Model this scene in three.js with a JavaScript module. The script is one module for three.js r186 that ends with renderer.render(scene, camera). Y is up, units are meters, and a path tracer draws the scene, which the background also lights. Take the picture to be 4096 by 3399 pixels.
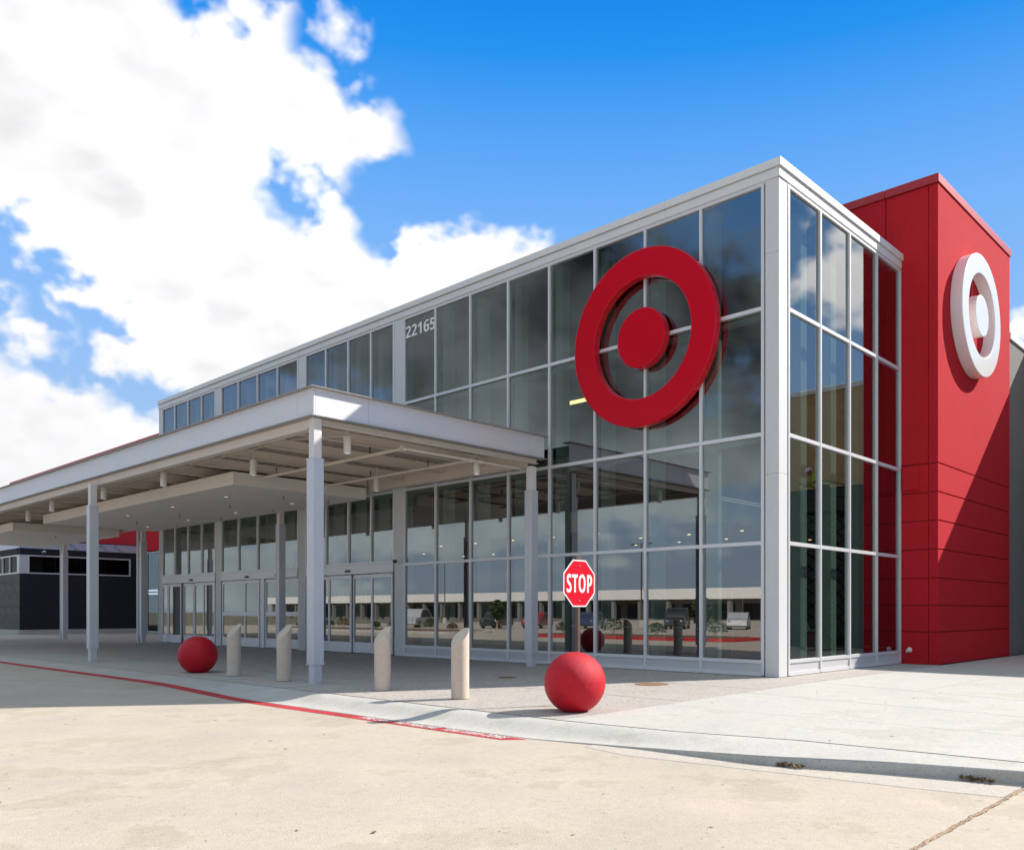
import * as THREE from 'three';
import { ImprovedNoise } from 'three/addons/math/ImprovedNoise.js';
import { RoundedBoxGeometry } from 'three/addons/geometries/RoundedBoxGeometry.js';
import { mergeGeometries, mergeVertices, toCreasedNormals } from 'three/addons/utils/BufferGeometryUtils.js';
import { FontLoader } from 'three/addons/loaders/FontLoader.js';
import { RectAreaLightUniformsLib } from 'three/addons/lights/RectAreaLightUniformsLib.js';
import { MarchingCubes } from 'three/addons/objects/MarchingCubes.js';

// ------------------------------------------------------------------ camera, sky, sun, exposure
const scene = new THREE.Scene();
const renderer = new THREE.WebGLRenderer({ antialias: true });
renderer.setSize(1024, 849);
renderer.toneMapping = THREE.LinearToneMapping;
const EXPOSURE = 1.6;
renderer.toneMappingExposure = EXPOSURE;
renderer.shadowMap.enabled = true;
const camera = new THREE.PerspectiveCamera(2 * Math.atan(611 / 857.5) * 180 / Math.PI, 1150 / 1222, 0.1, 4000);
camera.setViewOffset(1150, 1222, 0, 0, 1024, 849);         // a level camera with its lens shifted up and to the left
camera.position.set(9.454, 1.476, 17.297);
camera.lookAt(9.454 - 0.6697, 1.476, 17.297 - 0.7427);
camera.updateProjectionMatrix();

const TAN_SUN = 0.77, EL = Math.atan(TAN_SUN), SUN = new THREE.Vector3(0.498 * Math.cos(EL), Math.sin(EL), -0.867 * Math.cos(EL)).normalize();
const sun = new THREE.DirectionalLight(new THREE.Color().setRGB(1, 0.945, 0.86), 4.3);
sun.position.copy(SUN).multiplyScalar(80); sun.target.position.set(0, 0, 0);
sun.castShadow = true; sun.shadow.mapSize.set(4096, 4096); sun.shadow.radius = 1;
Object.assign(sun.shadow.camera, { left: -70, right: 70, top: 70, bottom: -70, near: 1, far: 240 });
scene.add(sun, sun.target);

const perlin = new ImprovedNoise();
const fbm3 = (x, y, z, n) => { let s = 0, a = 0.5; for (let i = 0; i < n; i++) { s += a * perlin.noise(x, y, z); x = x * 2.03 + 7.1; y = y * 2.03 + 3.7; z = z * 2.03 + 1.9; a *= 0.5; } return s; };
const smooth = (a, b, x) => { const t = Math.min(1, Math.max(0, (x - a) / (b - a))); return t * t * (3 - 2 * t); };
const lerp = (a, b, t) => a + (b - a) * t;
// outlines of the clouds, as [azimuth, elevation] in degrees
const CLOUDS = [
  [[-175, 36], [-169.1, 36], [-158.6, 35.5], [-157.4, 33.0], [-156.8, 32.4], [-156.2, 32.3], [-155.9, 32.8], [-155.1, 33.1], [-154.1, 33.2], [-153.2, 33.6], [-150.4, 34.1], [-150.1, 33.5], [-150.4, 32.4], [-150.3, 31.8], [-149.2, 31.4], [-148.3, 31.0], [-147.7, 30.5], [-146.8, 30.3], [-145.8, 30.8], [-145.1, 30.3], [-144.2, 29.5], [-143.6, 28.8], [-143.2, 27.6], [-144.2, 27.0], [-145.8, 26.8], [-146.8, 26.2], [-147.4, 25.1], [-148.8, 25.3], [-150.0, 26.0], [-150.7, 25.7], [-151.7, 25.8], [-152.2, 25.2], [-152.3, 24.6], [-151.4, 23.9], [-150.7, 23.4], [-150.3, 23.3], [-149.8, 23.9], [-148.9, 24.3], [-147.4, 24.4], [-146.5, 23.7], [-145.9, 23.1], [-145.3, 22.5], [-144.5, 22.2], [-144.2, 22.7], [-143.4, 23.3], [-142.6, 23.8], [-141.4, 24.1], [-140.3, 23.8], [-138.8, 23.9], [-137.9, 23.7], [-136.2, 23.7], [-133.8, 23.0], [-132.5, 20.4], [-137.9, 15.9], [-145.8, 11.0], [-154.6, 9.0], [-156.5, 11.8], [-158.1, 12.8], [-159.1, 13.3], [-160.3, 13.3], [-161.2, 14.0], [-161.3, 15.2], [-160.8, 16.2], [-161.0, 17.0], [-162.0, 17.4], [-162.6, 18.1], [-163.6, 18.9], [-164.4, 19.9], [-165.2, 20.9], [-165.9, 21.6], [-169.1, 23.4], [-175, 25]],
  [[-170.1, 14.1], [-165.9, 14.1], [-165.2, 13.2], [-164.0, 13.0], [-163.1, 13.1], [-162.4, 12.5], [-161.9, 13.1], [-160.8, 13.0], [-160.6, 12.2], [-160.1, 11.8], [-159.1, 11.5], [-158.1, 11.8], [-156.5, 10.9], [-157.3, 7.4], [-162.4, 5.0], [-170.1, 4.6]],
  [[-165.9, 16.6], [-165.4, 17.1], [-165.0, 16.6], [-165.1, 16.0], [-165.7, 15.8]],
  [[-164.2, 15.8], [-163.5, 16.7], [-162.5, 16.3], [-162.4, 15.4], [-162.9, 14.9], [-163.1, 14.0], [-164.3, 14.0], [-165.2, 14.1], [-164.6, 14.7]],
  [[-149.5, 34.2], [-148.0, 36.0], [-146.1, 35.5], [-145.8, 32.8], [-147.3, 32.6], [-148.8, 33.3]],
  [[-52, 20.5], [-59.5, 20.9], [-62.0, 21.1], [-63.1, 21.6], [-64.2, 22.1], [-64.8, 22.9], [-65.3, 23.8], [-65.7, 23.2], [-66.3, 22.6], [-67.2, 23.0], [-68.7, 22.0], [-71, 21], [-70, 18.0], [-66.9, 17.5], [-66.0, 17.9], [-64.2, 18.6], [-62.0, 19.4], [-59.5, 19.3], [-53, 17.5]],
  [[-63.1, 23.8], [-63.5, 24.2], [-63.9, 23.4], [-63.6, 22.8]],
  [[-105.4, 16.7], [-104.9, 17.1], [-104.4, 16.9], [-103.1, 16.9], [-101.8, 15.7], [-102.4, 14.8], [-105.0, 15.2]],
].map((p) => ({ p, x0: Math.min(...p.map((q) => q[0])) - 4, x1: Math.max(...p.map((q) => q[0])) + 4, y0: Math.min(...p.map((q) => q[1])) - 4, y1: Math.max(...p.map((q) => q[1])) + 4 }));
function inside(p, x, y, c) {                                // signed distance in degrees, positive inside
  let d = 1e9, s = -1;
  for (let i = 0, j = p.length - 1; i < p.length; j = i++) {
    const ax = p[j][0] * c, ay = p[j][1], bx = p[i][0] * c, by = p[i][1], ex = bx - ax, ey = by - ay, wx = x * c - ax, wy = y - ay;
    const t = Math.min(1, Math.max(0, (wx * ex + wy * ey) / (ex * ex + ey * ey))), qx = wx - ex * t, qy = wy - ey * t;
    d = Math.min(d, qx * qx + qy * qy);
    if ((p[i][1] > y) !== (p[j][1] > y) && x < (p[j][0] - p[i][0]) * (y - p[i][1]) / (p[j][1] - p[i][1]) + p[i][0]) s = -s;
  }
  return s * Math.sqrt(d);
}
{
  const Wd = 4096, Hd = 2048, data = new Float32Array(Wd * Hd * 4);
  // clear air by elevation, as seen in the picture (divided by the exposure below)
  const AIR = [[-90, 0.42, 0.55, 0.75], [0, 0.52, 0.65, 0.76], [8, 0.40, 0.59, 0.86], [16, 0.29, 0.53, 0.95], [24, 0.185, 0.455, 0.95], [29, 0.095, 0.375, 0.93], [33, 0.022, 0.295, 0.88], [37, 0.006, 0.235, 0.82], [50, 0.03, 0.22, 0.80], [90, 0.03, 0.18, 0.70]];
  for (let j = 0; j < Hd; j++) {
    const el = (j + 0.5) / Hd * 180 - 90, er = el * Math.PI / 180, cy = Math.cos(er), sy = Math.sin(er);
    let k = 1; while (k < AIR.length - 1 && AIR[k][0] < el) k++;
    const f = Math.min(1, Math.max(0, (el - AIR[k - 1][0]) / (AIR[k][0] - AIR[k - 1][0]))), air = [1, 2, 3].map((c) => lerp(AIR[k - 1][c], AIR[k][c], f));
    for (let i = 0; i < Wd; i++) {
      const az = (i + 0.5) / Wd * 360 - 180, ar = az * Math.PI / 180, x = cy * Math.cos(ar), z = cy * Math.sin(ar), o = (j * Wd + i) * 4;
      let dens = 0, lum = 1, blue = 0;
      if (el > -1) {
        const near = smooth(-6, 0, Math.min(az + 178, -94 - az)) * smooth(46, 38, el), nearSun = smooth(-4, 0, Math.min(az + 76, -46 - az)) * smooth(31, 27, el), own = Math.max(near, nearSun);    // this part of the sky holds only the outlined clouds
        const e2 = Math.max(sy, 0) + 0.16, px = x / e2, pz = z / e2;
        let sd = -9;
        const inBox = CLOUDS.some((b) => az > b.x0 && az < b.x1 && el > b.y0 && el < b.y1);
        let hi = 0, lo = 0;
        if (inBox || own < 1) { lo = fbm3(x * 7, sy * 9, z * 7, 4); hi = fbm3(x * 26 + 5, sy * 34, z * 26, 6); }
        if (inBox) {
          const wx = az + 2.6 * hi, wy = el + 2.0 * fbm3(x * 30 + 40, sy * 38, z * 30, 3);
          CLOUDS.forEach((b, n) => { if (az > b.x0 && az < b.x1 && el > b.y0 && el < b.y1) { const q = inside(b.p, wx, wy, Math.cos(er)); sd = Math.max(sd, n > 1 && n < 5 ? Math.min(q, n === 4 ? -0.4 : 0.3) : q); } });
          dens = smooth(-0.62, 0.85, sd + 2.3 * hi + 0.05);
        }
        if (own < 1) {
          const g = fbm3(px * 0.55 + 11.3, 4.2, pz * 0.55 - 2.7, 7) * 2.0 + 0.42 * hi;
          dens = Math.max(dens, (1 - own) * smooth(-0.12, 0.26, g + 0.12 * smooth(28, 50, el)));
          sd = Math.max(sd, g * 5);
        }
        if (dens > 0) {
          const deep = smooth(-0.15, 0.3, fbm3(x * 12 + 3, sy * 20 - 4, z * 12, 4)), toSun = x * SUN.x + sy * SUN.y + z * SUN.z;
          lum = lerp(lerp(0.95, lerp(0.29, 0.84, smooth(28, 48, el)), smooth(4, 14, el)) + 0.55 * lo + 0.12 * deep, 1.08 + 0.22 * lo - 0.16 * smooth(0.6, 4, sd) * deep - 0.05 * smooth(24, 8, el), own);   // grey undersides away from the clouds in view
          lum += 1.5 * Math.pow(Math.max(0, toSun), 14);                       // thin cloud glows towards the sun
          blue = 0.17 * (1 - own);
        }
        dens = Math.max(dens, 0.22 * (1 - own) * smooth(0.05, 0.5, fbm3(px * 1.3 - 4, 9, pz * 1.3, 5)));   // thin veil here and there
      }
      const c = [lum * (1 - blue), lum * (0.995 - 0.2 * blue), lum * 1.012];
      for (let n = 0; n < 3; n++) data[o + n] = lerp(air[n], c[n], dens) / EXPOSURE;
      data[o + 3] = 1;
    }
  }
  const sky = new THREE.DataTexture(data, Wd, Hd, THREE.RGBAFormat, THREE.FloatType);
  sky.mapping = THREE.EquirectangularReflectionMapping; sky.magFilter = THREE.LinearFilter; sky.needsUpdate = true;
  scene.background = sky; scene.environment = sky;
}

// ------------------------------------------------------------------ helpers
let seed = 20240131;
const rnd = () => { seed |= 0; seed = seed + 0x6D2B79F5 | 0; let t = Math.imul(seed ^ seed >>> 15, 1 | seed); t = t + Math.imul(t ^ t >>> 7, 61 | t) ^ t; return ((t ^ t >>> 14) >>> 0) / 4294967296; };
const rr = (a, b) => a + (b - a) * rnd();
const names = new Map();
const numbered = (n) => { const k = names.get(n) || 0; names.set(n, k + 1); return k ? n + '_' + String(k).padStart(3, '0') : n; };
function uvm(g) {                                            // uv in metres by the way each face points
  const n = g.attributes.normal, p = g.attributes.position, uv = new Float32Array(p.count * 2);
  for (let i = 0; i < p.count; i++) {
    const ax = Math.abs(n.getX(i)), ay = Math.abs(n.getY(i)), az = Math.abs(n.getZ(i));
    const a = ay > ax && ay > az ? [p.getX(i), p.getZ(i)] : ax > az ? [p.getZ(i), p.getY(i)] : [p.getX(i), p.getY(i)];
    uv[2 * i] = a[0]; uv[2 * i + 1] = a[1];
  }
  g.setAttribute('uv', new THREE.BufferAttribute(uv, 2));
  return g;
}
const bx = (x0, x1, y0, y1, z0, z1) => uvm(new THREE.BoxGeometry(x1 - x0, y1 - y0, z1 - z0).translate((x0 + x1) / 2, (y0 + y1) / 2, (z0 + z1) / 2));
const rb = (x0, x1, y0, y1, z0, z1, r = 0.008, s = 1) => uvm(new RoundedBoxGeometry(x1 - x0, y1 - y0, z1 - z0, s, r).translate((x0 + x1) / 2, (y0 + y1) / 2, (z0 + z1) / 2));
const cyl = (r, y0, y1, x = 0, z = 0, n = 24, r2 = r) => new THREE.CylinderGeometry(r2, r, y1 - y0, n).translate(x, (y0 + y1) / 2, z);
const tube = (pts, r, n = 8, seg = 0) => new THREE.TubeGeometry(new THREE.CatmullRomCurve3(pts.map((p) => new THREE.Vector3(...p)), false, 'catmullrom', 0.05), seg || Math.max(2, pts.length * 6), r, n, false);
function rod(a, b, r, n = 10) {
  const A = new THREE.Vector3(...a), Bv = new THREE.Vector3(...b), d = Bv.clone().sub(A), g = new THREE.CylinderGeometry(r, r, d.length(), n);
  g.applyQuaternion(new THREE.Quaternion().setFromUnitVectors(new THREE.Vector3(0, 1, 0), d.clone().normalize()));
  return g.translate(...A.add(Bv).multiplyScalar(0.5).toArray());
}
const merge = (list) => mergeGeometries(list.map((g) => { const h = g.index ? g.toNonIndexed() : g; for (const k of Object.keys(h.attributes)) if (!['position', 'normal', 'uv'].includes(k)) h.deleteAttribute(k); return h; }));
const shade = (o) => { o.castShadow = true; o.receiveShadow = true; return o; };
function thing(name, label, category, [x, y, z] = [0, 0, 0], group) {
  const o = new THREE.Group(); o.name = numbered(name); o.position.set(x, y, z); o.userData = { label, category };
  if (group) o.userData.group = group;
  scene.add(o); return o;
}
function solo(name, geo, mat, label, category, [x, y, z] = [0, 0, 0], group) {
  const o = shade(new THREE.Mesh(geo, mat)); o.name = numbered(name); o.position.set(x, y, z); o.userData = { label, category };
  if (group) o.userData.group = group;
  scene.add(o); return o;
}
// geometry given in world coordinates (no turned groups), moved into its thing
function part(g, name, geo, mat, label) {
  const p = new THREE.Vector3(); for (let q = g; q && q !== scene; q = q.parent) p.add(q.position);
  const o = shade(new THREE.Mesh(geo.translate(-p.x, -p.y, -p.z), mat)); o.name = name; if (label) o.userData.label = label;
  g.add(o); return o;
}
const local = (g, name, geo, mat) => { const o = shade(new THREE.Mesh(geo, mat)); o.name = name; g.add(o); return o; };
const sub = (g, name) => { const o = new THREE.Group(); o.name = name; g.add(o); return o; };
function structure(name, geo, mat) { const o = shade(new THREE.Mesh(geo, mat)); o.name = name; o.userData.kind = 'structure'; scene.add(o); return o; }
function copyOf(src, label, [x, y, z], turn = 0) { const o = src.clone(); o.name = numbered(src.name.replace(/_\d{3}$/, '')); o.userData = { ...src.userData, label }; o.position.set(x, y, z); o.rotation.y = turn; scene.add(o); return o; }

// ------------------------------------------------------------------ textures and materials
function tileNoise(n, cells, oct, sd) {
  const out = new Float32Array(n * n); let amp = 0.5, s0 = seed; seed = sd;
  for (let o = 0; o < oct; o++, cells *= 2, amp *= 0.55) {
    const c = Math.min(cells, n), L = new Float32Array(c * c).map(() => rnd() * 2 - 1);
    for (let j = 0; j < n; j++) {
      const v = j / n * c, j0 = Math.floor(v), fv = v - j0, sv = fv * fv * (3 - 2 * fv), ja = (j0 % c) * c, jb = ((j0 + 1) % c) * c;
      for (let i = 0; i < n; i++) {
        const u = i / n * c, i0 = Math.floor(u), fu = u - i0, su = fu * fu * (3 - 2 * fu), ia = i0 % c, ib = (i0 + 1) % c;
        out[j * n + i] += amp * lerp(lerp(L[ja + ia], L[ja + ib], su), lerp(L[jb + ia], L[jb + ib], su), sv);
      }
    }
  }
  seed = s0; return out;
}
function texture(n, metres, fn, srgb = true) {
  const d = new Uint8Array(n * n * 4);
  for (let i = 0; i < n * n; i++) { const c = fn(i); for (let k = 0; k < 3; k++) d[4 * i + k] = Math.max(0, Math.min(255, c[k])); d[4 * i + 3] = 255; }
  const t = new THREE.DataTexture(d, n, n); t.wrapS = t.wrapT = THREE.RepeatWrapping; t.magFilter = THREE.LinearFilter; t.minFilter = THREE.LinearMipmapLinearFilter;
  if (srgb) t.colorSpace = THREE.SRGBColorSpace;
  t.repeat.set(1 / metres, 1 / metres); t.needsUpdate = true; return t;
}
const nA = tileNoise(1024, 4, 5, 11), nB = tileNoise(1024, 128, 3, 23), nC = tileNoise(1024, 8, 6, 37), nD = tileNoise(1024, 256, 2, 51);
const grey = (v) => [v, v, v];
const sr = (x) => 255 * (x <= 0.0031308 ? 12.92 * x : 1.055 * Math.pow(x, 1 / 2.4) - 0.055);
const lin = (r, g, b) => new THREE.Color().setRGB(r, g, b);
function mottled(rgb, coarse, fine, metres, stains = 0, specks = 0) {
  const s0 = rgb.map(sr);
  return texture(1024, metres, (i) => {
    let k = 1 + coarse * (nA[i] * 0.7 + nC[i] * 0.5) + fine * (nB[i] + 0.6 * nD[i]);
    if (stains) k -= stains * smooth(0.16, 0.42, nC[i] + 0.35 * nA[(i * 7 + 3117) % nA.length]);
    if (specks && nD[i] > 0.36) k -= specks * (nD[i] - 0.36) * 4;
    return [s0[0] * k, s0[1] * (k - 0.01 * nA[i]), s0[2] * (k - 0.03 * nC[i])];
  });
}
const bumpFine = texture(1024, 1.6, (i) => grey(128 + 90 * nB[i] + 60 * nD[i]), false);
const bumpCoarse = texture(1024, 3.2, (i) => grey(128 + 60 * nC[i] + 70 * nB[i]), false);
const std = (o) => new THREE.MeshStandardMaterial(o);
const concrete = (rgb, c, f, m, st, sp, bump = 0.004) => std({ map: mottled(rgb, c, f, m, st, sp), roughness: 0.93, bumpMap: bumpFine, bumpScale: bump });
const M = {
  road: concrete([0.475, 0.402, 0.325], 0.09, 0.035, 7.3, 0.06, 0.15),
  walk: concrete([0.49, 0.465, 0.425], 0.06, 0.045, 6.1, 0.045, 0.2, 0.003),
  apron: concrete([0.46, 0.43, 0.395], 0.05, 0.06, 5.3, 0.03, 0.3),
  aggregate: concrete([0.43, 0.385, 0.35], 0.05, 0.16, 4.1, 0.03, 0.6, 0.005),
  curb: concrete([0.50, 0.475, 0.435], 0.07, 0.05, 3.7, 0.05, 0.3),
  gutter: concrete([0.49, 0.432, 0.37], 0.06, 0.05, 4.7, 0.05, 0.3),
  joint: std({ color: lin(0.10, 0.07, 0.055), roughness: 1 }),
  sealant: std({ map: mottled([0.42, 0.29, 0.20], 0.25, 0.4, 1.1, 0.2, 0.5), roughness: 1, bumpMap: bumpFine, bumpScale: 0.02 }),
  earth: std({ map: mottled([0.20, 0.17, 0.11], 0.3, 0.3, 9, 0.2), roughness: 1 }),
  redPaint: std({ map: mottled([0.50, 0.028, 0.035], 0.10, 0.16, 2.3, 0.12, 0.3), roughness: 0.8, bumpMap: bumpFine, bumpScale: 0.002 }),
  whitePaint: std({ map: mottled([0.74, 0.72, 0.70], 0.05, 0.2, 1.3, 0.1, 0.6), roughness: 0.7 }),
  frame: std({ color: lin(0.72, 0.715, 0.73), roughness: 0.42, metalness: 0.25 }),
  pier: std({ map: mottled([0.66, 0.65, 0.65], 0.02, 0.03, 2.2), roughness: 0.55, metalness: 0.1 }),
  kick: std({ color: lin(0.58, 0.575, 0.58), roughness: 0.5, metalness: 0.15 }),
  coping: std({ map: mottled([0.74, 0.73, 0.72], 0.03, 0.02, 3), roughness: 0.5, metalness: 0.1 }),
  fascia: std({ map: mottled([0.72, 0.71, 0.73], 0.02, 0.03, 2.7), roughness: 0.45, metalness: 0.2 }),
  flange: std({ color: lin(0.34, 0.325, 0.315), roughness: 0.5, metalness: 0.2 }),
  steel: std({ map: mottled([0.74, 0.66, 0.59], 0.03, 0.03, 2.1), roughness: 0.55 }),
  deck: std({ color: lin(0.42, 0.37, 0.325), roughness: 0.6 }),
  soffit: std({ map: mottled([0.88, 0.835, 0.775], 0.02, 0.03, 2.9), roughness: 0.85 }),
  postTop: std({ color: lin(0.72, 0.68, 0.66), roughness: 0.5 }),
  postWrap: std({ map: mottled([0.60, 0.60, 0.64], 0.03, 0.03, 1.9), roughness: 0.42, metalness: 0.2 }),
  white: std({ color: lin(0.80, 0.79, 0.77), roughness: 0.45 }),
  lampWhite: std({ color: lin(0.84, 0.83, 0.80), roughness: 0.4 }),
  lens: std({ color: lin(0.8, 0.78, 0.72), roughness: 0.3, emissive: lin(1, 0.85, 0.65), emissiveIntensity: 0.55 }),
  downlight: std({ color: lin(0.9, 0.8, 0.6), roughness: 0.4, emissive: lin(1, 0.66, 0.30), emissiveIntensity: 3.2 }),
  black: std({ color: lin(0.012, 0.012, 0.013), roughness: 0.35 }),
  rubber: std({ color: lin(0.02, 0.02, 0.02), roughness: 0.8 }),
  red: new THREE.MeshPhysicalMaterial({ color: lin(0.62, 0.001, 0.016), roughness: 0.2, ior: 1.33, specularIntensity: 0.7 }),
  redSide: new THREE.MeshPhysicalMaterial({ color: lin(0.60, 0.002, 0.018), roughness: 0.16, ior: 1.4 }),
  emblemWhite: new THREE.MeshPhysicalMaterial({ color: lin(0.82, 0.81, 0.80), roughness: 0.3, clearcoat: 0.4, clearcoatRoughness: 0.15 }),
  ball: new THREE.MeshPhysicalMaterial({ map: mottled([0.58, 0.003, 0.018], 0.05, 0.05, 1.2, 0.05), roughness: 0.42, ior: 1.4, bumpMap: texture(1024, 0.55, (i) => grey(150 + 70 * nB[i] - 200 * Math.max(0, nD[i] - 0.34)), false), bumpScale: 0.008 }),
  stucco: new THREE.MeshPhysicalMaterial({ map: mottled([0.56, 0.018, 0.028], 0.03, 0.06, 3.3, 0.015, 0.2), roughness: 0.9, specularIntensity: 0.35, bumpMap: bumpFine, bumpScale: 0.006 }),
  stuccoCore: std({ color: lin(0.40, 0.018, 0.025), roughness: 0.95 }),
  redMetal: std({ color: lin(0.46, 0.03, 0.035), roughness: 0.45, metalness: 0.15 }),
  greyWall: std({ map: mottled([0.21, 0.20, 0.185], 0.05, 0.06, 3.1, 0.06), roughness: 0.9, bumpMap: bumpFine, bumpScale: 0.004 }),
  tanWall: std({ map: mottled([0.52, 0.36, 0.17], 0.06, 0.06, 5.1, 0.08), roughness: 0.9 }),
  darkWall: std({ map: mottled([0.045, 0.043, 0.047], 0.06, 0.06, 5.1, 0.08), roughness: 0.9 }),
  bollard: std({ map: mottled([0.64, 0.525, 0.425], 0.025, 0.05, 0.9, 0.03), roughness: 0.62, bumpMap: bumpFine, bumpScale: 0.0015 }),
  galv: std({ map: mottled([0.12, 0.088, 0.075], 0.2, 0.2, 0.7), roughness: 0.6, metalness: 0.4 }),
  rust: std({ map: mottled([0.26, 0.13, 0.06], 0.3, 0.3, 0.8, 0.2), roughness: 0.9 }),
  signRed: new THREE.MeshPhysicalMaterial({ map: mottled([0.66, 0.003, 0.02], 0.01, 0.02, 0.8), roughness: 0.4, ior: 1.35 }),
  signWhite: std({ color: lin(0.82, 0.82, 0.81), roughness: 0.4 }),
  film: std({ map: mottled([0.52, 0.53, 0.66], 0.03, 0.03, 2), roughness: 0.35 }),
  printGrey: std({ color: lin(0.12, 0.12, 0.15), roughness: 0.6 }),
  darkBrick: null, greyBrick: null,
  floorIn: std({ map: mottled([0.20, 0.20, 0.195], 0.04, 0.03, 4), roughness: 0.35 }),
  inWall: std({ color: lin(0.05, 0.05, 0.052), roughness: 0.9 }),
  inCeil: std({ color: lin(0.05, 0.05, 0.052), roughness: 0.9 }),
  inWhite: std({ color: lin(0.62, 0.63, 0.62), roughness: 0.7 }),
  inCol: std({ color: lin(0.62, 0.63, 0.605), roughness: 0.6 }),
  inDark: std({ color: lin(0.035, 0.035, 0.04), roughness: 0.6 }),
  inRed: std({ color: lin(0.40, 0.02, 0.03), roughness: 0.6 }),
  wood: std({ map: mottled([0.42, 0.26, 0.12], 0.2, 0.2, 0.7), roughness: 0.7 }),
  chrome: std({ color: lin(0.6, 0.6, 0.6), roughness: 0.2, metalness: 1 }),
  leafA: std({ color: lin(0.06, 0.085, 0.03), roughness: 0.9, side: THREE.DoubleSide }),
  leafB: std({ color: lin(0.20, 0.12, 0.05), roughness: 0.9, side: THREE.DoubleSide }),
  mulch: std({ map: mottled([0.17, 0.09, 0.05], 0.3, 0.4, 1.3), roughness: 1 }),
  glass: new THREE.MeshPhysicalMaterial({ color: lin(0.30, 0.39, 0.36), transmission: 1, thickness: 0, roughness: 0, ior: 2.9, side: THREE.DoubleSide }),
  glassDark: new THREE.MeshPhysicalMaterial({ color: lin(0.22, 0.24, 0.24), transmission: 1, thickness: 0, roughness: 0, ior: 1.5, specularIntensity: 0.25, side: THREE.DoubleSide }),
  hiVis: std({ color: lin(0.36, 0.60, 0.03), roughness: 0.8 }),
  skin: std({ color: lin(0.35, 0.20, 0.13), roughness: 0.6 }),
  denim: std({ color: lin(0.04, 0.05, 0.08), roughness: 0.9 }),
};
function brickTex(rgb, rowsN, vary) {                       // courses far too fine to tell apart at this distance
  const n = 512, s0 = rgb.map(sr), cs = []; const s1 = seed; seed = 77; for (let i = 0; i < 4096; i++) cs.push(rnd()); seed = s1;
  return texture(n, 1.6, (i) => {
    const x = i % n, y = Math.floor(i / n), row = Math.floor(y / n * rowsN), bxw = Math.floor((x / n * 6 + (row % 3) * 0.37) % 6), c = 1 + vary * (cs[row * 7 + bxw] - 0.5) + 0.15 * nB[(y * 2) * 1024 + x * 2];
    const m = (y / n * rowsN) % 1 < 0.1 ? 0.6 : 1;
    return s0.map((v) => v * c * m);
  });
}
M.darkBrick = std({ map: brickTex([0.016, 0.016, 0.024], 24, 0.22), roughness: 0.8 });
M.greyBrick = std({ map: brickTex([0.12, 0.115, 0.105], 24, 0.3), roughness: 0.9 });
const font = await new FontLoader().loadAsync('fonts/droid/droid_sans_bold.typeface.json');
const fontR = await new FontLoader().loadAsync('fonts/droid/droid_sans_regular.typeface.json');
function lettering(text, size, depth, f = font) {            // upright letters in the xy plane, base line at y = 0, from x = 0
  const shapes = f.generateShapes(text, size);
  return depth ? new THREE.ExtrudeGeometry(shapes, { depth, bevelEnabled: false, curveSegments: 6 }) : new THREE.ShapeGeometry(shapes, 6);
}

// ------------------------------------------------------------------ ground, road, plaza, kerb
const K = 0.008;                                             // the plaza falls this much per metre towards the road
const walkY = (z) => (z > 0 ? -K * z : 0);
const roadY = (x) => lerp(-0.205, -0.085, smooth(-5, -10.5, x));
const poly = (pts, zs) => { for (let k = 0; k < pts.length - 1; k++) if (zs <= pts[k + 1][0]) return lerp(pts[k][1], pts[k + 1][1], Math.max(0, (zs - pts[k][0]) / (pts[k + 1][0] - pts[k][0]))); return pts[pts.length - 1][1]; };
const zJoint = (x) => poly([[-99, 8.36], [1.2, 8.36], [3, 8.2], [4.6, 7.85], [7, 7.7], [12, 7.5], [20, 7.2], [60, 6]], x);
const zEdge = (x) => poly([[-99, 9.33], [-6, 9.35], [0, 9.35], [1.4, 9.3], [2.2, 9.15], [3.1, 9.02], [4.7, 8.95], [5.9, 8.55], [7.15, 8.23], [9, 7.9], [12, 7.7], [20, 7.4], [60, 6.2]], x);
const yEdge = (x) => poly([[-99, -0.11], [-10.5, -0.085], [-6.5, -0.18], [-5, -0.197], [1.4, -0.197], [2.2, -0.19], [3.1, -0.172], [4.7, -0.10], [5.9, -0.075], [7.15, -0.066], [9, -0.064], [60, -0.06]], x);
structure('ground', uvm(new THREE.PlaneGeometry(3000, 3000).rotateX(-Math.PI / 2).translate(0, -0.42, 0)), M.earth);
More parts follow.
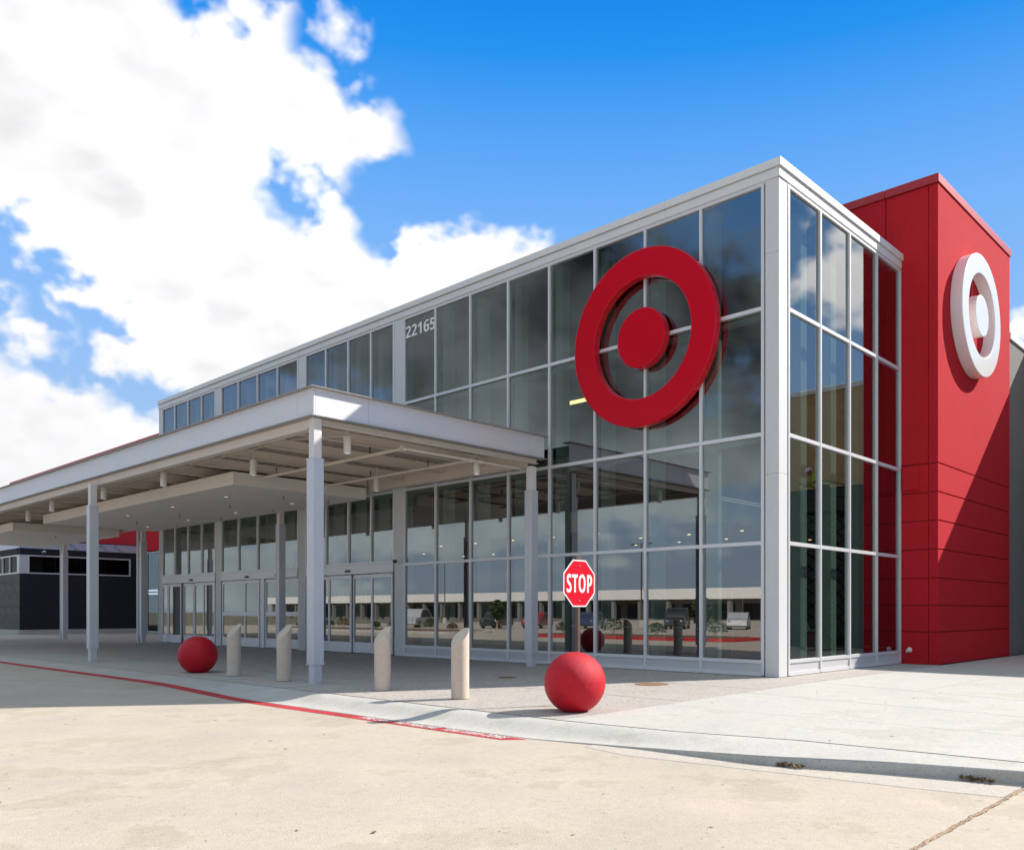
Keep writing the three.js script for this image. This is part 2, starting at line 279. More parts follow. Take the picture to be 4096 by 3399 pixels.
function slabGeo(pts, yf, gap, thick) {                       // a slab from its plan, drawn in from its neighbours by the joint
  const c = pts.reduce((a, p) => [a[0] + p[0] / pts.length, a[1] + p[1] / pts.length], [0, 0]);
  const inset = pts.map((p, i) => {
    const a = pts[(i + pts.length - 1) % pts.length], b = pts[(i + 1) % pts.length];
    const n1 = [-(p[1] - a[1]), p[0] - a[0]], n2 = [-(b[1] - p[1]), b[0] - p[0]], l1 = Math.hypot(...n1), l2 = Math.hypot(...n2);
    let nx = n1[0] / l1 + n2[0] / l2, nz = n1[1] / l1 + n2[1] / l2; const l = Math.hypot(nx, nz) || 1; nx /= l; nz /= l;
    if ((c[0] - p[0]) * nx + (c[1] - p[1]) * nz < 0) { nx = -nx; nz = -nz; }
    const k = gap / Math.max(0.5, Math.abs((n1[0] / l1) * nx + (n1[1] / l1) * nz));
    return [p[0] + nx * k, p[1] + nz * k];
  });
  const tri = THREE.ShapeUtils.triangulateShape(inset.map((p) => new THREE.Vector2(...p)), []), pos = [], put = (i, d) => pos.push(inset[i][0], yf(...inset[i]) - d, inset[i][1]);
  const cw = THREE.ShapeUtils.area(inset.map((p) => new THREE.Vector2(...p))) > 0;
  for (const [a, b, d] of tri) { const o = cw ? [a, d, b] : [a, b, d]; o.forEach((i) => put(i, 0)); }
  for (let i = 0; i < inset.length; i++) { const j = (i + 1) % inset.length, q = cw ? [i, j] : [j, i]; put(q[0], 0); put(q[1], 0); put(q[1], thick); put(q[0], 0); put(q[1], thick); put(q[0], thick); }
  const g = new THREE.BufferGeometry(); g.setAttribute('position', new THREE.Float32BufferAttribute(pos, 3)); g.computeVertexNormals(); return uvm(g);
}
// a sheet from a grid of sections
function sheet(rows) {
  const n = rows[0].length, pos = [], idx = [];
  rows.forEach((r) => r.forEach((p) => pos.push(...p)));
  for (let i = 0; i < rows.length - 1; i++) for (let j = 0; j < n - 1; j++) { const a = i * n + j, b = a + n; idx.push(a, a + 1, b, b, a + 1, b + 1); }
  const g = new THREE.BufferGeometry(); g.setAttribute('position', new THREE.Float32BufferAttribute(pos, 3)); g.setIndex(idx); g.computeVertexNormals(); return uvm(g);
}
const xs = []; for (let x = -90; x < -22; x += 4) xs.push(x); for (let x = -22; x < 14; x += 0.25) xs.push(x); for (let x = 14; x <= 60; x += 2) xs.push(x);
{
  // plaza: sub-base, then slabs
  const plaza = new THREE.Group(); plaza.name = 'plaza'; plaza.userData.kind = 'structure'; scene.add(plaza);
  const zb = (x) => zJoint(x);
  const base = sheet([-90, -30, 0, 1.2, 3, 4.6, 7, 12, 20, 60].map((x) => [[x, -0.018, -30], [x, -0.018, 0], [x, -K * zb(x) - 0.018, zb(x)], [x, -K * zb(x) - 0.018, zb(x) + 0.05]]));
  local(plaza, 'sub_base', base, M.joint);
  const slab = (pts, m, gap = 0.005, th = 0.045, name = 'slab') => local(plaza, name, slabGeo(pts, (x, z) => walkY(z), gap, th), m);
  const cz = (x) => 0.54 + 0.235 * (x - 1.03);
  // aggregate paving before the entrance
  for (const [x0, x1, z0, z1] of [[-6.7, 1.1, 0, 2.6], [-6.7, -2.9, 2.6, 5.25], [-2.9, 1.1, 2.6, 5.25], [-6.7, -2.9, 5.25, 8.36], [-2.9, 1.1, 5.25, 8.36]]) slab([[x0, z0], [x1, z0], [x1, z1], [x0, z1]], M.aggregate, 0.014);
  slab([[0, -7.1], [1.1, -7.1], [1.1, 0], [0, 0]], M.aggregate, 0.004);
  for (let i = 0; i < 5; i++) { const x1 = -6.7 - i * 6, x0 = x1 - 6; slab([[x0, 0], [x1, 0], [x1, 3.2], [x0, 3.2]], M.aggregate, 0.003); slab([[x0, 3.2], [x1, 3.2], [x1, 6.5], [x0, 6.5]], M.aggregate, 0.004); }
  for (let i = 0; i < 5; i++) { const x1 = -6.7 - i * 3.8, x0 = x1 - 3.8; slab([[x0, 6.5], [x1, 6.5], [x1, 8.36], [x0, 8.36]], M.apron, i ? 0.006 : 0.014); }
  slab([[-36.7, 6.5], [-25.7, 6.5], [-25.7, 8.36], [-36.7, 8.36]], M.aggregate, 0.004);
  slab([[-90, 0], [-36.7, 0], [-36.7, 8.36], [-90, 8.36]], M.apron, 0.004);
  slab([[-90, -7.2], [-33.2, -7.2], [-33.2, 0], [-90, 0]], M.aggregate, 0.004);
  // white concrete to the right of the corner
  for (let i = 0; i < 4; i++) { const xa = 1.1 + i * 2.4, xb = xa + 2.4; slab([[xa, -16], [xb, -16], [xb, cz(xb)], [xa, cz(xa)]], M.walk, i ? 0.004 : 0.014); }
  const zq = (x, t) => lerp(cz(x), zJoint(x), t), cuts = [0, 0.36, 0.68, 1];
  const xr = [1.1, 3, 4.6, 7, 9, 12];
  for (let k = 0; k < 3; k++) { const up = xr.map((x) => [x, zq(x, cuts[k])]), dn = xr.map((x) => [x, zq(x, cuts[k + 1])]).reverse(); slab([...up, ...dn], M.walk, [0.014, 0.004, 0.006][k]); }
  slab([[12, -16], [60, -16], [60, zJoint(60)], [20, zJoint(20)], [12, zJoint(12)]], M.walk, 0.004);
}
{
  // rolled kerb, which grows into a square one towards the right
  const rows = xs.map((x) => {
    const zj = zJoint(x) + 0.042, ze = zEdge(x), ye = yEdge(x), yj = -K * zJoint(x), out = [[x, yj - 0.12, zj], [x, yj - 0.012, zj], [x, yj, zj + 0.01]], sq = smooth(2, 6.5, x);
    for (let k = 1; k <= 10; k++) { const t = k / 10; out.push([x, lerp(yj, ye, lerp(smooth(0.1, 0.86, t), t * t, sq)), lerp(zj + 0.01, ze - 0.012, t)]); }
    out.push([x, ye - 0.012, ze], [x, roadY(x) - 0.1, ze + 0.015]);
    return out;
  });
  const kerb = structure('kerb', toCreasedNormals(sheet(rows), 0.7), M.curb);
  uvm(kerb.geometry);
}
{
  const road = new THREE.Group(); road.name = 'road'; road.userData.kind = 'structure'; scene.add(road);
  const jx = 7.17, far = 190;
  const side = (list) => sheet(list.map((x) => { const z0 = zEdge(x) - 0.02, y = roadY(x); return [[x, y, z0], [x, y, z0 + 3], [x, y, 22], [x, y, far]]; }));
  local(road, 'road_slab', side([...xs.filter((x) => x > -90 && x < jx - 0.02), jx - 0.014]), M.road);
  local(road, 'road_slab', side([jx + 0.014, ...xs.filter((x) => x > jx + 0.02)]), M.road);
  // crumbling joint filler between the two slabs
  const g = new THREE.PlaneGeometry(0.05, 12, 6, 700).rotateX(-Math.PI / 2).translate(jx, 0, 14.1), p = g.attributes.position;
  for (let i = 0; i < p.count; i++) { const n = fbm3(p.getX(i) * 40, 3, p.getZ(i) * 14, 3), e = Math.abs(p.getX(i) - jx) / 0.025; p.setX(i, p.getX(i) + 0.035 * fbm3(1, 8, p.getZ(i) * 5, 3) + (e > 0.9 ? 0.03 * n : 0)); p.setY(i, -0.205 + (e > 0.9 ? -0.004 : 0.006 + 0.014 * n)); }
  g.computeVertexNormals(); local(road, 'joint_filler', uvm(g), M.sealant);
  // gutter pan along the square kerb: a thin slab with a shadow line at its edge
  const gx = [2.4, 3.15, 4.0, 4.87, 5.6, 6.36, 7.14], gz = (x) => poly([[2.4, 9.30], [3.15, 9.47], [4.87, 9.27], [6.36, 9.10], [7.26, 8.93]], x);
  local(road, 'gutter_pan', toCreasedNormals(sheet(gx.map((x) => [[x, -0.199, zEdge(x) - 0.01], [x, -0.199, gz(x) - 0.012], [x, -0.2045, gz(x)]])), 0.3), M.gutter);
  uvm(road.children[road.children.length - 1].geometry);
}
{
  // painted fire lane stripe with its lettering
  const up = [[-60, 9.36], [-23.4, 9.36], [-13.5, 9.36], [-8.9, 9.36], [-6.2, 9.36], [-3.4, 9.36], [1.25, 9.335]], lo = (x) => poly([[-60, 9.62], [-8, 9.66], [-5, 9.62], [1.3, 9.60]], x);
  const sx = xs.filter((x) => x >= -60 && x <= 1.2); sx.push(1.32);
  structure('fire_lane_stripe', sheet(sx.map((x, i) => { const y = roadY(x) + 0.004, e = i === sx.length - 1 ? 0.12 : 0; return [[x + e, y, poly(up, x) + 0.012], [x - e, y, lo(x)]]; })), M.redPaint);
  const t = lettering('FIRE LANE   NO PARKING   TOW AWAY ZONE', 0.17, 0); t.computeBoundingBox();
  const w = t.boundingBox.max.x; t.scale(3.3 / w, 1, 1).rotateX(-Math.PI / 2).translate(-2.15, roadY(0) + 0.009, 9.545);
  structure('fire_lane_lettering', t, M.whitePaint);
}

// ------------------------------------------------------------------ the glass entrance hall
const LV = [0.376, 3.035, 5.5, 8.355, 11.12];
const G4 = [-13.746, -12.128, -10.45, -8.779, -7.113, -5.433, -3.756, -2.08, -0.41], G3 = [-19.879, -18.496, -17.041, -15.651, -14.334], G2 = [-26.731, -25.204, -23.584, -21.986, -20.448], G1 = [-32.771, -31.413, -30.023, -28.639, -27.305];
const RZ = [-0.44, -2.03, -3.665, -5.37, -6.99];
{
  const H = thing('entrance_hall', 'tall glass walled store entrance hall with pale metal frames at the corner', 'building', [-16.6, 0, -3.5]);
  const pane = (x0, x1, y0, y1) => part(H, 'pane', new THREE.PlaneGeometry(x1 - x0, y1 - y0).translate((x0 + x1) / 2, (y0 + y1) / 2, -0.04), M.glass);
  const w = 0.035;
  const group = (L, lv, kick) => {
    L.forEach((x) => part(H, 'mullion', rb(x - w, x + w, kick ? 0.02 : 3.14, 11.17, -0.13, 0.02, 0.005), M.frame));
    for (let i = 0; i < L.length - 1; i++) {
      for (let j = 0; j < lv.length; j++) {
        const t = j === 0 ? 0.075 : j === lv.length - 1 ? 0.05 : 0.042;
        part(H, 'transom', bx(L[i] + w, L[i + 1] - w, lv[j] - (j === 0 ? t : j === lv.length - 1 ? 0 : t), lv[j] + (j === 0 ? 0 : t), -0.125, 0.014), M.frame);
        if (j < lv.length - 1) pane(L[i] + w - 0.005, L[i + 1] - w + 0.005, lv[j] - 0.01, lv[j + 1]);
      }
      if (kick) { part(H, 'kick_panel', bx(L[i] + w, L[i + 1] - w, 0.10, 0.30, -0.10, -0.012), M.kick); part(H, 'bottom_rail', bx(L[i] + w, L[i + 1] - w, 0.012, 0.10, -0.12, 0.012), M.frame); }
    }
  };
  group(G4, LV, true); group(G3, [3.20, 5.5, 8.355, 11.12], false); group(G2, [3.20, 5.5, 8.355, 11.12], false); group(G1, [3.20, 5.5, 8.355, 11.12], false);
  // piers between the groups, and the corner pier
  for (const [a, b] of [[-14.30, -13.782], [-20.413, -19.915], [-27.27, -26.767], [-33.2, -32.807]]) {
    part(H, 'pier', rb(a, b, 0.005, 8.355, -0.16, 0.0, 0.006), M.pier); part(H, 'pier', rb(a, b, 8.36, 11.2, -0.16, 0.0, 0.006), M.pier);
  }
  for (const [y0, y1] of [[0.005, 4.58], [4.584, 9.55], [9.554, 11.2]]) part(H, 'corner_pier', rb(-0.345, 0.0, y0, y1, -0.385, 0.0, 0.006), M.pier);
  part(H, 'corner_gap', bx(-0.39, -0.34, 0.02, 11.15, -0.43, -0.06), M.inDark);
  // return along the side street
  RZ.forEach((z) => part(H, 'mullion', rb(-0.13, 0.02, 0.02, 11.17, z - w, z + w, 0.005), M.frame));
  for (let i = 0; i < 4; i++) {
    const z1 = RZ[i] - w, z0 = RZ[i + 1] + w;
    LV.forEach((y, j) => {
      const t = j === 0 ? 0.075 : j === 4 ? 0.05 : 0.042;
      part(H, 'transom', bx(-0.125, 0.014, y - (j === 4 ? 0 : t), y + (j === 0 ? 0 : t), z0, z1), M.frame);
      if (j < 4) part(H, 'pane', new THREE.PlaneGeometry(z1 - z0 + 0.01, LV[j + 1] - y + 0.01).rotateY(Math.PI / 2).translate(-0.04, (y + LV[j + 1]) / 2, (z0 + z1) / 2), M.glass);
    });
    part(H, 'kick_panel', bx(-0.10, -0.012, 0.10, 0.30, z0, z1), M.kick); part(H, 'bottom_rail', bx(-0.12, 0.012, 0.012, 0.10, z0, z1), M.frame);
  }
  // beam and coping in lengths
  const fr = [0.03, -3.1, -9.4, -15.7, -22, -28.3, -33.2];
  for (let i = 0; i < 6; i++) {
    part(H, 'beam', rb(fr[i + 1] + 0.002, fr[i] - (i ? 0.002 : 0), 11.215, 11.415, -0.3, 0.03, 0.006), M.coping);
    part(H, 'coping', rb(fr[i + 1] + 0.002, fr[i] + (i ? -0.002 : 0.045), 11.43, 11.61, -0.32, 0.075, 0.006), M.coping);
  }
  part(H, 'beam', rb(-0.3, 0.03, 11.215, 11.415, -7.03, -0.302, 0.006), M.coping);
  part(H, 'coping', rb(-0.32, 0.075, 11.43, 11.61, -7.03, -0.322, 0.006), M.coping);
  part(H, 'head_band', bx(-33.15, -0.05, 11.17, 11.235, -0.2, -0.01), M.frame); part(H, 'head_band', bx(-0.2, -0.01, 11.17, 11.235, -7.0, -0.2), M.frame);
  part(H, 'roof', bx(-33.1, -0.05, 11.24, 11.40, -7.03, -0.3), M.inCeil);
  part(H, 'side_wall', bx(-33.2, -32.9, 0, 11.21, -7.03, -0.165), M.pier);
  // entrance doors
  const head = (x0, x1, y0, y1) => part(H, 'door_header', rb(x0, x1, y0, y1, -0.14, 0.03, 0.006), M.frame);
  head(-19.86, -14.35, 2.80, 3.12); head(-26.72, -20.45, 2.80, 3.12); head(-32.78, -27.31, 2.80, 3.12);
  function leaf(x0, x1, z = -0.02, o = {}) {
    const d = sub(H, 'door_leaf'), st = o.st || 0.075, top = o.top || 2.775, bot = 0.03, mid = o.mid;
    part(d, 'stile', rb(x0, x0 + st, bot, top, z - 0.03, z + 0.03, 0.005), M.frame); part(d, 'stile', rb(x1 - st, x1, bot, top, z - 0.03, z + 0.03, 0.005), M.frame);
    part(d, 'rail', bx(x0 + st, x1 - st, top - 0.13, top, z - 0.026, z + 0.026), M.frame); part(d, 'rail', bx(x0 + st, x1 - st, bot, 0.40, z - 0.026, z + 0.026), M.frame);
    if (mid) part(d, 'rail', bx(x0 + st, x1 - st, 1.30, 1.47, z - 0.026, z + 0.026), M.frame);
    if (o.div) part(d, 'stile', bx(o.div - 0.04, o.div + 0.04, 0.40, top - 0.13, z - 0.027, z + 0.027), M.frame);
    part(d, 'pane', new THREE.PlaneGeometry(x1 - x0 - 2 * st, top - 0.53).translate((x0 + x1) / 2, (0.40 + top - 0.13) / 2, z), M.glass);
  }
  leaf(-18.31, -16.86); leaf(-16.84, -15.66, -0.09); leaf(-15.62, -14.40); leaf(-19.84, -18.36, -0.09);
  leaf(-26.60, -23.40, 0.0, { mid: true, div: -24.58 }); leaf(-23.06, -20.48, -0.09, { mid: true, div: -22.05 }); part(H, 'door_post', rb(-23.38, -23.08, 0.01, 2.80, -0.13, -0.01, 0.005), M.frame);
  leaf(-32.14, -30.74, -0.02); leaf(-30.62, -29.56, -0.09); leaf(-29.50, -28.50, -0.09); leaf(-28.46, -27.34, -0.02); leaf(-32.76, -32.18, -0.02, { st: 0.06 });
  for (const x of [-17.0, -24.4, -21.9, -29.6]) part(H, 'door_sensor', rb(x - 0.13, x + 0.13, 2.87, 2.95, 0.03, 0.09, 0.015), M.black);
  part(H, 'door_button', rb(-20.14, -20.06, 1.42, 1.54, 0.0, 0.02, 0.006), M.white);
  // street number on the glass
  const num = lettering('22165', 0.36, 0.012); num.computeBoundingBox(); num.scale(1.55 / num.boundingBox.max.x, 1.06, 1).translate(-13.72, 10.5, -0.034);
  part(H, 'street_number', num, M.signWhite, 'white street number 22165');
  // structural tubes standing behind the glass
  for (const L of [G4.slice(1, -1), G3, G2, G1]) for (const x of L) part(H, 'inner_column', bx(x - 0.14, x + 0.14, 0.0, 11.2, -0.70, -0.42), M.inCol);
  for (const z of RZ.slice(1, -1)) part(H, 'inner_column', bx(-0.72, -0.44, 0.0, 11.2, z - 0.16, z + 0.16), M.inCol);
  part(H, 'inner_column', bx(-0.68, -0.40, 0, 11.2, -0.70, -0.46), M.inCol);
  for (const y of [5.5, 8.355]) { part(H, 'inner_girt', bx(-32.8, -0.7, y - 0.06, y + 0.06, -0.62, -0.5), M.inCol); }
}
// ------------------------------------------------------------------ room behind the glass
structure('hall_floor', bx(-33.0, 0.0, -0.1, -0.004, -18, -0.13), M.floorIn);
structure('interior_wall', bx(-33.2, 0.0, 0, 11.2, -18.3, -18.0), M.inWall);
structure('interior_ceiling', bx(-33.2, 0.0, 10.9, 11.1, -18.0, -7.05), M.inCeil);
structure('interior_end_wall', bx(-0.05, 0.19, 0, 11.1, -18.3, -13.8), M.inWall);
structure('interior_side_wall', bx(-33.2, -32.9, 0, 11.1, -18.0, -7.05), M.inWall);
{
  const S = thing('ceiling_soffit', 'white dropped soffit with small round downlights inside the glass hall', 'soffit', [-18, 4.2, -9]);
  part(S, 'soffit_board', rb(-31, -4.6, 4.15, 4.85, -17.5, -4.2, 0.01), M.inWhite);
  const dl = new THREE.CylinderGeometry(0.055, 0.055, 0.02, 14);
  for (let i = 0; i < 9; i++) for (let j = 0; j < 4; j++) { const o = local(S, 'downlight', dl, M.downlight); o.position.set(-5.4 - i * 2.1 + 18, -0.058, -5.0 - j * 2.4 + 9); }
  for (let k = 0; k < 2; k++) part(S, 'light_strip', bx(-4.62, -4.60, 4.86 + k * 0.07, 4.872 + k * 0.07, -9, -4.6), M.lens);
}
for (let i = 0; i < 7; i++) {
  const z = -3.0 - i * 2.0, o = thing('ceiling_joist', ['front most', 'second', 'third', 'fourth', 'fifth', 'sixth', 'rear most'][i] + ' dark steel joist under the hall ceiling, counted from the glass front', 'joist', [-16, 10.3, z], 'joists under the hall ceiling');
  part(o, 'chord', bx(-32.8, -0.8, 10.75, 10.85, z - 0.06, z + 0.06), M.inDark); part(o, 'chord', bx(-32.8, -0.8, 10.28, 10.36, z - 0.05, z + 0.05), M.inDark);
  part(o, 'web', merge(Array.from({ length: 40 }, (_, k) => rod([-32.8 + k * 0.8, k % 2 ? 10.32 : 10.8, z], [-32 + k * 0.8, k % 2 ? 10.8 : 10.32, z], 0.02, 5))), M.inDark);
}
{
  const c = (n, label, x0, x1, z0, z1, hgt, m, top) => { const o = thing(n, label, 'counter', [(x0 + x1) / 2, 0, (z0 + z1) / 2], 'counters inside the hall'); part(o, 'cabinet', rb(x0, x1, 0.08, hgt, z0, z1, 0.02), m); part(o, 'plinth', bx(x0 + 0.05, x1 - 0.05, 0.0, 0.08, z0 + 0.05, z1 - 0.05), M.inDark); part(o, 'counter_top', rb(x0 - 0.04, x1 + 0.04, hgt, hgt + 0.05, z0 - 0.04, z1 + 0.04, 0.01), top); };
  c('service_counter', 'long red fronted counter behind the glass near the corner', -5.0, -1.2, -4.6, -3.8, 0.95, M.inRed, M.inWhite);
  c('service_counter', 'dark counter behind the glass left of the red counter', -11.5, -6.4, -5.4, -4.6, 0.95, M.inDark, M.inWhite);
  c('service_counter', 'long pale counter behind the glass nearest the doors', -19.5, -13.0, -6.2, -5.2, 0.9, M.inWhite, M.inDark);
  const r = thing('metal_rack', 'tall chrome shelf rack behind the glass between two inner columns', 'rack', [-2.9, 0, -2.4]);
  for (const [x, z] of [[-3.3, -2.6], [-2.5, -2.6], [-3.3, -2.1], [-2.5, -2.1]]) part(r, 'post', cyl(0.018, 0, 2.0, x, z, 8), M.chrome);
  for (let k = 0; k < 5; k++) part(r, 'shelf', bx(-3.32, -2.48, 0.2 + k * 0.42, 0.225 + k * 0.42, -2.62, -2.08), M.chrome);
  const p = thing('planter_box', 'square cream planter with dry twigs behind the glass at the corner', 'planter', [-1.15, 0, -1.6]);
  part(p, 'box', rb(-1.42, -0.92, 0.0, 0.55, -1.85, -1.35, 0.02), M.inWhite);
  part(p, 'twigs', merge(Array.from({ length: 14 }, () => rod([rr(-1.3, -1.05), 0.5, rr(-1.7, -1.5)], [rr(-1.45, -0.9), rr(0.9, 1.25), rr(-1.9, -1.3)], 0.006, 4))), M.wood);
  const ld = thing('step_ladder', 'grey metal frame leaning behind the side glass', 'ladder', [-1.6, 0, -4.3]);
  for (const z of [-4.75, -4.15]) part(ld, 'rail', rod([-1.1, 0.0, z], [-1.9, 1.55, z + 0.15], 0.035, 6), M.inWhite);
  for (let k = 1; k < 6; k++) part(ld, 'rung', rod([-1.1 - k * 0.15, k * 0.29, -4.75 + k * 0.028], [-1.1 - k * 0.15, k * 0.29, -4.15 + k * 0.028], 0.022, 6), M.inWhite);
  const cb = thing('cardboard_pile', 'flattened cardboard lying on the floor inside the side glass', 'cardboard', [-1.2, 0, -2.6]);
  for (let k = 0; k < 4; k++) part(cb, 'sheet', bx(-1.9, -0.9, 0.003 + k * 0.05, 0.04 + k * 0.05, -3.1 + k * 0.06, -1.9 + k * 0.1).rotateY(0.04 * k).translate(0, 0, 0), M.wood);
  const bag = new THREE.IcosahedronGeometry(0.32, 3), bp = bag.attributes.position; for (let i = 0; i < bp.count; i++) { const k = 1 + 0.4 * fbm3(bp.getX(i) * 5, bp.getY(i) * 5, bp.getZ(i) * 5, 3); bp.setXYZ(i, bp.getX(i) * k, bp.getY(i) * k * 1.15, bp.getZ(i) * k); } bag.computeVertexNormals();
  solo('rubbish_bag', bag, M.rubber, 'full black rubbish bag inside the side glass', 'bag', [-1.25, 0.36, -1.5]);
}
RectAreaLightUniformsLib.init();
[[-8.5, 'nearest the red emblem'], [-14.5, 'second from the red emblem'], [-20.5, 'third from the red emblem'], [-26.5, 'farthest from the red emblem']].forEach(([x, where]) => {
  const o = thing('hanging_light', 'lit rectangular lamp hanging inside the hall, ' + where, 'lamp', [x, 8.0, -2.55], 'lamps hanging inside the hall');
  local(o, 'housing', new RoundedBoxGeometry(1.24, 0.10, 0.36, 1, 0.02).translate(0, 0.06, 0), M.lampWhite);
  local(o, 'lamp_panel', new THREE.BoxGeometry(1.16, 0.012, 0.30), M.downlight);
  for (const d of [-0.5, 0.5]) local(o, 'hanger', rod([d, 0.1, 0], [d, 3.2, 0], 0.008, 5), M.lampWhite);
  const l = new THREE.RectAreaLight(lin(1, 0.84, 0.62), 10, 1.16, 0.30); l.position.set(0, -0.02, 0); l.rotation.x = -Math.PI / 2; l.name = 'lamp_glow'; o.add(l);
});
// the worker on a lift beside the wing, mirrored in the side glass
function field(fn, lo, hi, res) {                             // mesh of a distance field
  const mc = new MarchingCubes(res, M.skin, false, false, 120000), f = mc.field, size = hi.map((v, k) => v - lo[k]);
  for (let z = 0; z < res; z++) for (let y = 0; y < res; y++) for (let x = 0; x < res; x++) f[x + y * res + z * res * res] = -fn(lo[0] + size[0] * x / res, lo[1] + size[1] * y / res, lo[2] + size[2] * z / res);
  mc.isolation = 0; mc.update();
  const n = mc.count, p = mc.positionArray.slice(0, n * 3), q = mc.normalArray.slice(0, n * 3);
  for (let i = 0; i < n; i++) for (let k = 0; k < 3; k++) { p[3 * i + k] = lo[k] + (p[3 * i + k] + 1) / 2 * size[k]; }
  const g = new THREE.BufferGeometry(); g.setAttribute('position', new THREE.BufferAttribute(p, 3)); g.setAttribute('normal', new THREE.BufferAttribute(q, 3));
  const m = mergeVertices(g, 1e-4); m.computeVertexNormals(); return m;
}
const cap = (p, a, b, ra, rb2) => { const bx2 = b[0] - a[0], by = b[1] - a[1], bz = b[2] - a[2], px = p[0] - a[0], py = p[1] - a[1], pz = p[2] - a[2], t = Math.min(1, Math.max(0, (px * bx2 + py * by + pz * bz) / (bx2 * bx2 + by * by + bz * bz))); return Math.hypot(px - bx2 * t, py - by * t, pz - bz * t) - lerp(ra, rb2, t); };
const smin = (a, b, k) => { const h = Math.max(k - Math.abs(a - b), 0) / k; return Math.min(a, b) - h * h * k * 0.25; };
{
  const WKX = 5.5, WKY = 5.37, WKZ = -13.75;
  const base = [WKX, WKY, WKZ], Wk = thing('person', 'worker in lime shirt and white hard hat bending forward, mirrored in the side glass', 'person', base);
  // stands upright on the platform, bent from the hips towards +z, arms reaching down to the rail
  const J = { hipL: [0.1, 0.92, -0.05], hipR: [-0.1, 0.92, -0.05], kneeL: [0.12, 0.5, 0.02], kneeR: [-0.12, 0.5, 0.0], ankL: [0.12, 0.09, -0.05], ankR: [-0.12, 0.09, -0.06], toeL: [0.13, 0.04, 0.13], toeR: [-0.13, 0.04, 0.12], belly: [0, 1.08, 0.05], chest: [0, 1.27, 0.28], neck: [0, 1.36, 0.43], shL: [0.19, 1.30, 0.34], shR: [-0.19, 1.30, 0.34], elL: [0.26, 1.05, 0.46], elR: [-0.26, 1.05, 0.46], wrL: [0.2, 0.98, 0.68], wrR: [-0.2, 0.98, 0.68] };
  const body = field((x, y, z) => {
    const p = [x, y, z]; let d = smin(cap(p, J.belly, J.chest, 0.145, 0.165), cap(p, J.chest, J.neck, 0.15, 0.06), 0.1);
    for (const s of ['L', 'R']) {
      d = smin(d, cap(p, J['hip' + s], J.belly, 0.12, 0.12), 0.08); d = smin(d, cap(p, J['hip' + s], J['knee' + s], 0.095, 0.065), 0.06); d = smin(d, cap(p, J['knee' + s], J['ank' + s], 0.062, 0.042), 0.03); d = smin(d, cap(p, J['ank' + s], J['toe' + s], 0.05, 0.04), 0.03);
      d = smin(d, cap(p, J.chest, J['sh' + s], 0.11, 0.075), 0.06); d = smin(d, cap(p, J['sh' + s], J['el' + s], 0.062, 0.046), 0.04); d = smin(d, cap(p, J['el' + s], J['wr' + s], 0.045, 0.03), 0.03);
      const w = J['wr' + s], m = s === 'L' ? 1 : -1; d = smin(d, cap(p, w, [w[0], w[1] - 0.01, w[2] + 0.07], 0.032, 0.036), 0.02);
    }
    d = smin(d, cap(p, J.neck, [0, 1.45, 0.53], 0.055, 0.06), 0.05); d = smin(d, cap(p, [0, 1.45, 0.545], [0, 1.53, 0.60], 0.085, 0.098), 0.03);
    d = smin(d, cap(p, [0, 1.455, 0.66], [0, 1.475, 0.70], 0.014, 0.016), 0.02);
    return d;
  }, [-0.5, -0.05, -0.35], [0.5, 1.75, 1.0], 84);
  // clothes are colour areas of the body below; head and hands keep the skin colour
  const hands = []; for (const m of [1, -1]) for (let f = 0; f < 5; f++) { const x = m * (0.2 + (f - 1.5) * 0.02 * (f < 4 ? 1 : 0) - (f === 4 ? 0.045 : 0)), l = [0.07, 0.08, 0.075, 0.06, 0.05][f], z0 = f < 4 ? 0.755 : 0.70; hands.push(rod([x, 0.97, z0], [x, 0.955, z0 + l * 0.5], 0.009, 6), rod([x, 0.955, z0 + l * 0.5], [x, 0.92, z0 + l * 0.75], 0.008, 6)); }
  const col = new Float32Array(body.attributes.position.count * 3), bp = body.attributes.position;
  for (let i = 0; i < bp.count; i++) { const y = bp.getY(i), z = bp.getZ(i); const c = z > 0.66 && y < 1.1 ? M.skin.color : z > 0.48 && y > 1.38 ? M.skin.color : y < 0.98 && z < 0.3 ? (y < 0.1 ? M.rubber.color : M.denim.color) : M.hiVis.color; col.set([c.r, c.g, c.b], 3 * i); }
  body.setAttribute('color', new THREE.BufferAttribute(col, 3));
  local(Wk, 'body', body, std({ vertexColors: true, roughness: 0.85 }));
  local(Wk, 'fingers', merge(hands), M.skin);
  Wk.rotation.y = 0.95;
  const hat = new THREE.SphereGeometry(0.135, 24, 10, 0, Math.PI * 2, 0, Math.PI / 2); hat.scale(1, 0.95, 1.12); const brim = new THREE.CylinderGeometry(0.15, 0.16, 0.014, 24).scale(1, 1, 1.2).translate(0, 0, 0.02);
  const hh = local(Wk, 'hard_hat', merge([hat, brim]), M.white); hh.position.set(0, 1.545, 0.59); hh.rotation.x = 0.55;
  const lf = thing('scissor_lift', 'dark scissor lift carrying the worker in front of the side wing', 'lift', [WKX, 0, WKZ]);
  const LX = [WKX - 0.6, WKX + 0.6], LZ = [WKZ - 0.9, WKZ + 0.9], cz = WKZ, step = (WKY - 0.67) / 10;
  part(lf, 'platform', bx(LX[0], LX[1], WKY - 0.12, WKY - 0.005, LZ[0], LZ[1]), M.inDark);
